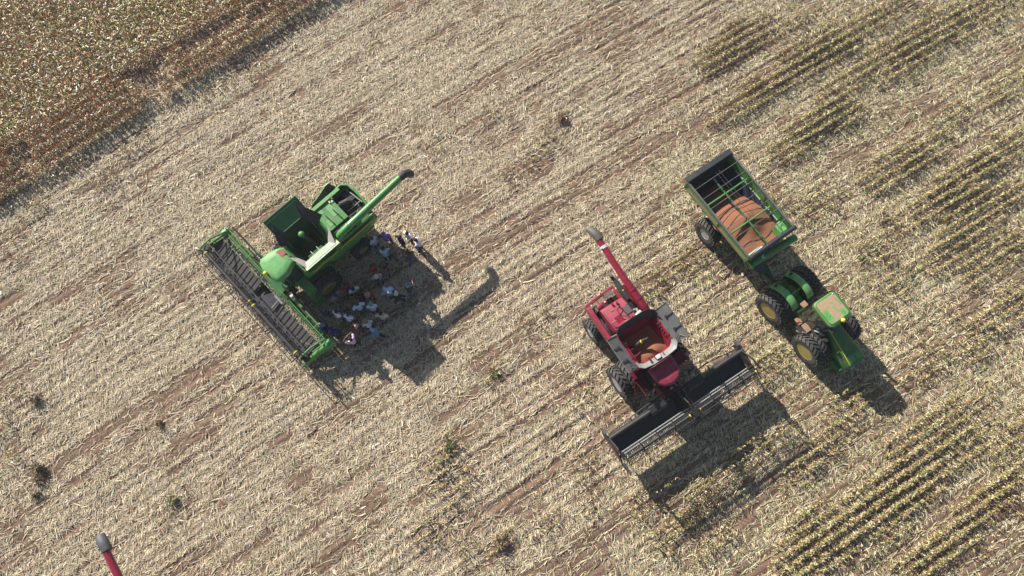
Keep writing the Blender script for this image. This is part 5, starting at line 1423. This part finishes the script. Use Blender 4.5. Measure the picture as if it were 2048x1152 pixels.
def joints(pose):
    """joint positions of a 1.72 m figure facing +y"""
    J = {'pelvis': (0, 0, .92), 'waist': (0, .0, 1.06), 'chest': (0, .01, 1.27), 'neckb': (0, -.005, 1.43), 'neck': (0, .01, 1.50), 'jaw': (0, .035, 1.555), 'head': (0, .02, 1.65), 'nose': (0, .125, 1.595)}
    for s, n in ((-1, 'l'), (1, 'r')):
        J['hip' + n] = (s * .095, 0, .86); J['knee' + n] = (s * .11, .03, .48); J['ank' + n] = (s * .12, -.01, .09); J['toe' + n] = (s * .135, .15, .045)
        J['sh' + n] = (s * .185, -.005, 1.40)
        J['el' + n] = (s * .25, -.03, 1.12); J['wr' + n] = (s * .25, .05, .88); J['dir' + n] = (s * .02, .25, -1)
    def arm(n, el, wr, d): J['el' + n] = el; J['wr' + n] = wr; J['dir' + n] = d
    if pose in ('clasp', 'bend'):
        arm('l', (-.26, .02, 1.13), (-.06, .24, 1.02), (1, .3, -.2)); arm('r', (.26, .02, 1.13), (.06, .25, 1.06), (-1, .3, -.2))
    elif pose == 'hips':
        arm('l', (-.36, -.06, 1.15), (-.22, .08, 0.98), (.7, .5, -.5)); arm('r', (.36, -.06, 1.15), (.22, .08, 0.98), (-.7, .5, -.5))
    elif pose == 'cross':
        arm('l', (-.25, .08, 1.14), (.08, .20, 1.17), (1, -.2, .1)); arm('r', (.25, .08, 1.14), (-.08, .24, 1.20), (-1, -.2, .1))
    elif pose == 'raise':
        arm('l', (-.34, .22, 1.50), (-.12, .22, 1.68), (.8, -.1, .3)); arm('r', (.30, .26, 1.44), (.07, .24, 1.63), (-.8, -.1, .3))
    elif pose == 'reach':
        arm('l', (-.24, .16, 1.18), (-.18, .42, 1.20), (.1, 1, .1)); arm('r', (.24, .16, 1.18), (.18, .42, 1.22), (-.1, 1, .1))
    elif pose == 'phone':
        arm('l', (-.25, .03, 1.14), (-.05, .28, 1.22), (.4, .8, .2)); arm('r', (.25, -.02, 1.12), (.27, .05, .88), (0, .2, -1))
    if pose == 'walk':
        J['kneel'] = (-.10, .22, .50); J['ankl'] = (-.10, .26, .10); J['toel'] = (-.11, .42, .06)
        J['kneer'] = (.10, -.04, .48); J['ankr'] = (.10, -.34, .14); J['toer'] = (.11, -.20, .05)
        arm('l', (-.27, -.12, 1.13), (-.26, -.16, .88), (0, -.1, -1)); arm('r', (.27, .06, 1.12), (.24, .22, .92), (0, .4, -1))
    if pose == 'wide':
        for s, n in ((-1, 'l'), (1, 'r')):
            J['knee' + n] = (s * .20, .03, .48); J['ank' + n] = (s * .27, -.01, .09); J['toe' + n] = (s * .30, .14, .045)
        arm('l', (-.36, -.02, 1.18), (-.40, .08, .96), (-.1, .3, -1)); arm('r', (.36, -.02, 1.18), (.40, .08, .96), (.1, .3, -1))
    lean = {'bend': 38, 'clasp': 8, 'cross': 4, 'phone': 12, 'reach': 10, 'wide': 6, 'walk': 6}.get(pose, 3)
    if pose == 'crouch':
        for s, n in ((-1, 'l'), (1, 'r')):
            J['knee' + n] = (s * .17, .36, .50); J['ank' + n] = (s * .14, .02, .09); J['toe' + n] = (s * .16, .18, .045)
        for k in list(J):
            if k[:4] not in ('knee', 'ankl', 'ankr', 'toel', 'toer') and not k.startswith('dir'):
                x, y, z = J[k]; J[k] = (x, y - .12, z - .48)
        for s, n in ((-1, 'l'), (1, 'r')):
            J['el' + n] = (s * .26, .12, .70); J['wr' + n] = (s * .12, .36, .62); J['dir' + n] = (-s * .5, .6, -.3)
        lean = 22
    la = R(lean); py, pz = J['pelvis'][1], J['pelvis'][2]
    for k in list(J):
        if k[:3] in ('pel', 'hip', 'kne', 'ank', 'toe'): continue
        x, y, z = J[k]
        if k.startswith('dir'): J[k] = (x, y * math.cos(la) + z * math.sin(la) * .3, z); continue
        y -= py; z -= pz
        J[k] = (x, py + y * math.cos(la) + z * math.sin(la), pz + z * math.cos(la) - y * math.sin(la))
    return {k: Vector(v) for k, v in J.items()}

_cache = {}
def figure(pose, long):
    key = (pose, long)
    if key in _cache: return _cache[key]
    J = joints(pose)
    P = []; E = []; Rr = []
    def v(p, r_): P.append(tuple(p)); Rr.append(r_); return len(P) - 1
    def chain(a, items):
        for p, r_ in items:
            b = v(p, r_); E.append((a, b)); a = b
        return a
    root = v(J['pelvis'], (.135, .10))
    wa = chain(root, [(J['waist'], (.125, .095))]); ch = chain(wa, [(J['chest'], (.15, .105))]); nb = chain(ch, [(J['neckb'], (.085, .065))])
    nk = chain(nb, [(J['neck'], .052)]); jw = chain(nk, [(J['jaw'], (.068, .078))]); hd = chain(jw, [(J['head'], (.082, .096))])
    chain(jw, [(J['nose'], .014)])
    for s, n in ((-1, 'l'), (1, 'r')):
        e = v(J['head'] + Vector((s * .092, -.005, -.03)), .014); E.append((hd, e))
        chain(root, [(J['hip' + n], .088), (J['hip' + n].lerp(J['knee' + n], .5), .078), (J['knee' + n], .056), (J['knee' + n].lerp(J['ank' + n], .4), .052), (J['ank' + n], .036), (J['toe' + n], .034)])
        w = chain(nb, [(J['sh' + n], .055), (J['sh' + n].lerp(J['el' + n], .55), .046), (J['el' + n], .038), (J['el' + n].lerp(J['wr' + n], .4), .037), (J['wr' + n], .025)])
        d = J['dir' + n].normalized(); up = Vector((0, 0, 1)) if abs(d.z) < .8 else Vector((0, 1, 0))
        sdv = d.cross(up).normalized(); nn = sdv.cross(d).normalized()
        palm = chain(w, [(J['wr' + n] + d * .05, (.034, .018))])
        for k, (off, ln) in enumerate(((-.03, .062), (-.010, .075), (.010, .070), (.028, .054))):
            b0 = J['wr' + n] + d * .085 + sdv * off
            chain(palm, [(b0, .009), (b0 + d * ln * .5 - nn * .008, .0085), (b0 + d * ln * .9 - nn * .028, .0075)])
        tb = J['wr' + n] + d * .035 - sdv * s * .032
        chain(palm, [(tb, .011), (tb + d * .035 - sdv * s * .022, .009)])
    body = skin_mesh("person_body", P, E, Rr, root)
    # shirt
    P = []; E = []; Rr = []
    root = v(J['waist'], (.175, .145)); 
    chain(root, [(J['pelvis'] + Vector((0, 0, -.03)), (.185, .150))])
    ch = chain(root, [(J['chest'], (.200, .152))]); nb = chain(ch, [(J['neckb'] + Vector((0, 0, -.03)), (.130, .100))]); chain(nb, [(J['neckb'] + Vector((0, 0, .035)), .062)])
    for n in 'lr':
        it = [(J['sh' + n], .092), (J['sh' + n].lerp(J['el' + n], .75), .080)]
        if long: it += [(J['el' + n], .056), (J['el' + n].lerp(J['wr' + n], .92), .042)]
        chain(nb, it)
    shirt = skin_mesh("person_shirt", P, E, Rr, root)
    P = []; E = []; Rr = []
    root = v(J['pelvis'], (.148, .115)); chain(root, [(J['pelvis'].lerp(J['waist'], .5), (.138, .105))])
    for n in 'lr':
        chain(root, [(J['hip' + n], .104), (J['hip' + n].lerp(J['knee' + n], .5), .092), (J['knee' + n], .074), (J['ank' + n].lerp(J['knee' + n], .15), .058)])
    trousers = skin_mesh("person_trousers", P, E, Rr, root)
    _cache[key] = (J, body, shirt, trousers)
    return _cache[key]

PM = {}
def cloth(rgb):
    k = tuple(rgb)
    if k not in PM: PM[k] = flat("cloth", rgb, .9, .22)
    return PM[k]
SKINS = [flat("skin", (0.30, 0.17, 0.11), .6, .1), flat("skin", (0.22, 0.12, 0.075), .6, .1), flat("skin", (0.38, 0.23, 0.16), .6, .1)]

def child(name, me, mat, parent):
    o = bpy.data.objects.new(name, me); COL.objects.link(o); o.parent = parent
    o.material_slots[0].link = 'OBJECT'; o.material_slots[0].material = mat
    return o

def person(i, px, py, face, pose, shirt, trousers, head, headcol, long, label, scale=1.0, group="people standing in the green combine's shade"):
    J, mb_, ms, mt = figure(pose, long)
    hz = J['head'].z * scale
    x, y = unproject(px, py, hz)
    a = R(face - 90)
    hx, hy = rot2(J['head'].x * scale, J['head'].y * scale, a)
    x -= hx; y -= hy
    t = thing("person", label, "person", (x, y, float(gheight(np.array([x]), np.array([y]))[0]) - .005), a, group)
    t.scale = (scale * 1.06, scale * 1.06, scale)
    child("body", mb_, SKINS[i % 3], t)
    child("shirt", ms, cloth(shirt), t); child("trousers", mt, cloth(trousers), t)
    for n in 'lr':
        b = MB(); p = J['ank' + n].lerp(J['toe' + n], .5); d = (J['toe' + n] - J['ank' + n]); d.z = 0; d.normalize()
        q = Vector((p.x, p.y, .045))
        b.loft([[q + d * o_ + Vector((-d.y, d.x, 0)) * w * math.cos(k * math.pi / 5) + Vector((0, 0, .045 * math.sin(k * math.pi / 5))) for k in range(10)] for o_, w in ((-.13, .03), (-.10, .045), (.05, .052), (.12, .045), (.16, .02))])
        b.build("shoe", cloth((0.05, 0.04, 0.035)) if i % 3 else cloth((.35, .34, .32)), t, ang=60)
    h = J['head']; f = Vector((0, 1, 0))
    b = MB()
    if head == 'hair':
        b.ell((h.x, h.y - .018, h.z + .012), (.096, .112, .105), 14, 8); b.build("hair", cloth(headcol), t, ang=80)
    elif head == 'longhair':
        b.ell((h.x, h.y - .018, h.z + .012), (.100, .115, .105), 14, 8)
        b.loft([[(h.x + .085 * math.cos(q), h.y - .085 + .04 * math.sin(q), h.z + dz) for q in [2 * math.pi * k / 10 for k in range(10)]] for dz in (.03, -.10, -.22)])
        b.build("hair", cloth(headcol), t, ang=80)
    elif head == 'cap':
        b.ell((h.x, h.y - .005, h.z + .015), (.104, .118, .105), 16, 6, half=True)
        b.loft([[(h.x + .085 * math.cos(q) * sc, h.y + .08 + dy + .08 * max(0, math.sin(q)) * sc, h.z + dz) for q in [math.pi * k / 9 for k in range(10)]] for sc, dy, dz in ((1, 0, .03), (1, .01, .018))])
        c = b.build("cap", cloth(headcol), t, ang=60)
        b = MB(); b.ell((h.x, h.y - .02, h.z - .0), (.092, .108, .085), 12, 6); b.build("hair", cloth((.03, .02, .015)), t, ang=80)
    else:
        b.loft([[(h.x + rx * math.cos(q), h.y + ry * math.sin(q), h.z + dz) for q in [2 * math.pi * k / 20 for k in range(20)]] for rx, ry, dz in ((.155, .175, .02), (.16, .18, .03), (.110, .125, .045), (.105, .12, .10), (.08, .09, .135), (.02, .02, .14))])
        b.build("hat", cloth(headcol), t, ang=50)
        b = MB(); b.ell((h.x, h.y - .02, h.z - .0), (.092, .108, .075), 12, 6); b.build("hair", cloth((.05, .03, .02)), t, ang=80)
    return t

PB = (0.66, 0.80, 0.97); WH = (0.88, 0.91, 0.96); NV = (0.025, 0.035, 0.085); BK = (0.015, 0.015, 0.018); JE = (0.06, 0.10, 0.21); DG = (0.03, 0.035, 0.045)  # blue skylight of the shade is mixed into PB and WH
PEOPLE = [
 (742.4, 475.3, 150, 'clasp', PB, JE, 'hair', (.06, .06, .07), False, "person in pale blue shirt and jeans right beside the green combine's rear wheel"),
 (759.5, 472.0, 205, 'bend', (0.22, 0.09, 0.40), DG, 'hair', (.10, .07, .05), True, "person in purple top just behind the green combine's rear end"),
 (799.7, 472.4, 45, 'hips', NV, NV, 'hair', (.02, .02, .025), False, "person in dark navy shirt at the shadow's edge, facing two people in white"),
 (813.0, 465.7, 235, 'hips', WH, DG, 'hair', (.015, .012, .012), False, "person in bright white shirt and dark trousers standing in full sun, farthest from the header"),
 (830.7, 479.6, 180, 'reach', (.74, .74, .84), NV, 'hair', (.015, .012, .012), False, "person in white shirt in full sun with a long shadow, rightmost of the crowd"),
 (765.8, 496.3, 100, 'reach', (0.40, 0.66, 0.90), DG, 'hair', (.02, .02, .025), False, "person in sky blue shirt and dark trousers, right of the combine's rear wheel"),
 (783.0, 502.0, 200, 'cross', (0.12, 0.09, 0.08), NV, 'hat', (.16, .12, .10), True, "person in dark brown jacket and round brown hat near the rear wheel"),
 (812.6, 500.5, 250, 'walk', (0.05, 0.04, 0.02), (0.06, 0.11, 0.28), 'hair', (.05, .035, .02), False, "person in dark brown shirt and blue jeans striding at the shadow's right edge"),
 (744.0, 532.0, 330, 'clasp', (0.42, 0.01, 0.02), BK, 'hair', (.04, .02, .02), False, "person in bright red shirt and black trousers, alone left of a brown hat"),
 (765.0, 528.5, 290, 'clasp', (0.025, 0.03, 0.075), NV, 'hat', (.10, .07, .04), False, "person under a dark brown hat in navy clothes, right of the bright red shirt"),
 (751.0, 551.0, 300, 'phone', (.38, .38, .33), JE, 'cap', (.50, .50, .42), True, "person in pale cap and beige collar with blue jeans in the middle of the shade"),
 (815.6, 569.5, 95, 'reach', (0.03, 0.05, 0.015), (0.12, 0.18, 0.36), 'cap', (.10, .20, .42), False, "person in dark green vest with bare arms raised forward, standing apart on the right"),
 (791.5, 587.0, 100, 'wide', BK, BK, 'cap', (.50, .58, .52), True, "person dressed all in black with legs apart, left of the green vest"),
 (767.0, 584.5, 235, 'bend', (0.44, 0.62, 0.95), BK, 'cap', (.22, .30, .26), False, "person bending forward in a bright blue shirt and grey green cap"),
 (734.4, 588.7, 265, 'clasp', (0.36, 0.015, 0.03), BK, 'hat', (.33, .26, .21), False, "person in deep red top under a pale beige hat, in the thick of the crowd"),
 (717.0, 589.0, 180, 'hips', (0.02, 0.02, 0.035), (0.02, 0.02, 0.045), 'hair', (.02, .015, .012), True, "person in dark jacket with hands at the waist, left of the deep red top"),
 (705.0, 577.5, 300, 'clasp', (.55, .74, .80), NV, 'hair', (.015, .012, .012), False, "person with black hair in pale cyan shirt near the front wheels"),
 (690.0, 570.0, 320, 'down', (0.32, 0.03, 0.055), DG, 'hair', (.03, .02, .02), False, "person in dull red shirt closest to the tall front wheel"),
 (669.4, 589.4, 330, 'clasp', (.28, .27, .25), BK, 'cap', (.03, .03, .12), True, "person in grey brown coat and navy cap by the foot of the ladder"),
 (712.5, 606.5, 120, 'hips', PB, JE, 'hair', (.06, .04, .04), False, "person in wide light blue shirt seen from behind, hand at the waist"),
 (740.6, 607.5, 100, 'clasp', PB, NV, 'cap', (.20, .27, .24), False, "person in light blue shirt and grey green cap seen from behind"),
 (686.0, 612.5, 70, 'cross', (0.03, 0.03, 0.028), BK, 'hair', (.05, .045, .03), False, "person in black top with folded bare arms, between white shirts"),
 (672.0, 622.5, 60, 'clasp', WH, JE, 'hair', (.015, .012, .02), False, "person with black hair in white top and jeans nearest the header's straw strip"),
 (695.0, 629.0, 75, 'clasp', PB, NV, 'cap', (.03, .03, .12), False, "person in light blue shirt and navy cap seen from behind"),
 (760.3, 625.6, 90, 'hips', (.48, .48, .44), JE, 'hair', (.02, .018, .025), False, "person in beige grey shirt with dark hair, right of the crowd's front row"),
 (730.6, 641.5, 120, 'clasp', (.66, .74, .84), NV, 'hat', (.26, .19, .10), False, "person in white shirt under a brown straw hat"),
 (713.0, 650.5, 40, 'wide', (0.16, 0.02, 0.09), BK, 'longhair', (.48, .36, .20), False, "person with blond hair in a plum coloured top and black trousers"),
 (745.0, 660.0, 150, 'walk', (0.07, 0.24, 0.34), DG, 'cap', (.22, .32, .50), False, "person in teal shirt and blue white cap at the front of the crowd"),
 (699.6, 677.5, 140, 'raise', (.72, .55, .70), BK, 'longhair', (.03, .018, .015), False, "person in pink top raising both arms to the head, lowest of the crowd"),
 (643.5, 617.0, 60, 'down', (0.03, 0.05, 0.09), NV, 'hair', (.04, .05, .07), True, "person in dark blue standing in deep shade behind the header"),
 (643.8, 649.0, 350, 'clasp', (0.04, 0.07, 0.13), NV, 'cap', (.12, .17, .21), True, "person in dark blue jacket and grey cap in the strip of sun behind the header"),
 (652.5, 664.0, 200, 'bend', (0.02, 0.03, 0.22), NV, 'hair', (.02, .015, .012), False, "person in vivid blue shirt leaning in the strip of sun near the header's end"),
]
for i, p in enumerate(PEOPLE):
    person(i, *p, scale=0.94 + 0.10 * ((i * 37) % 11) / 10)
print("objects", len(bpy.data.objects))
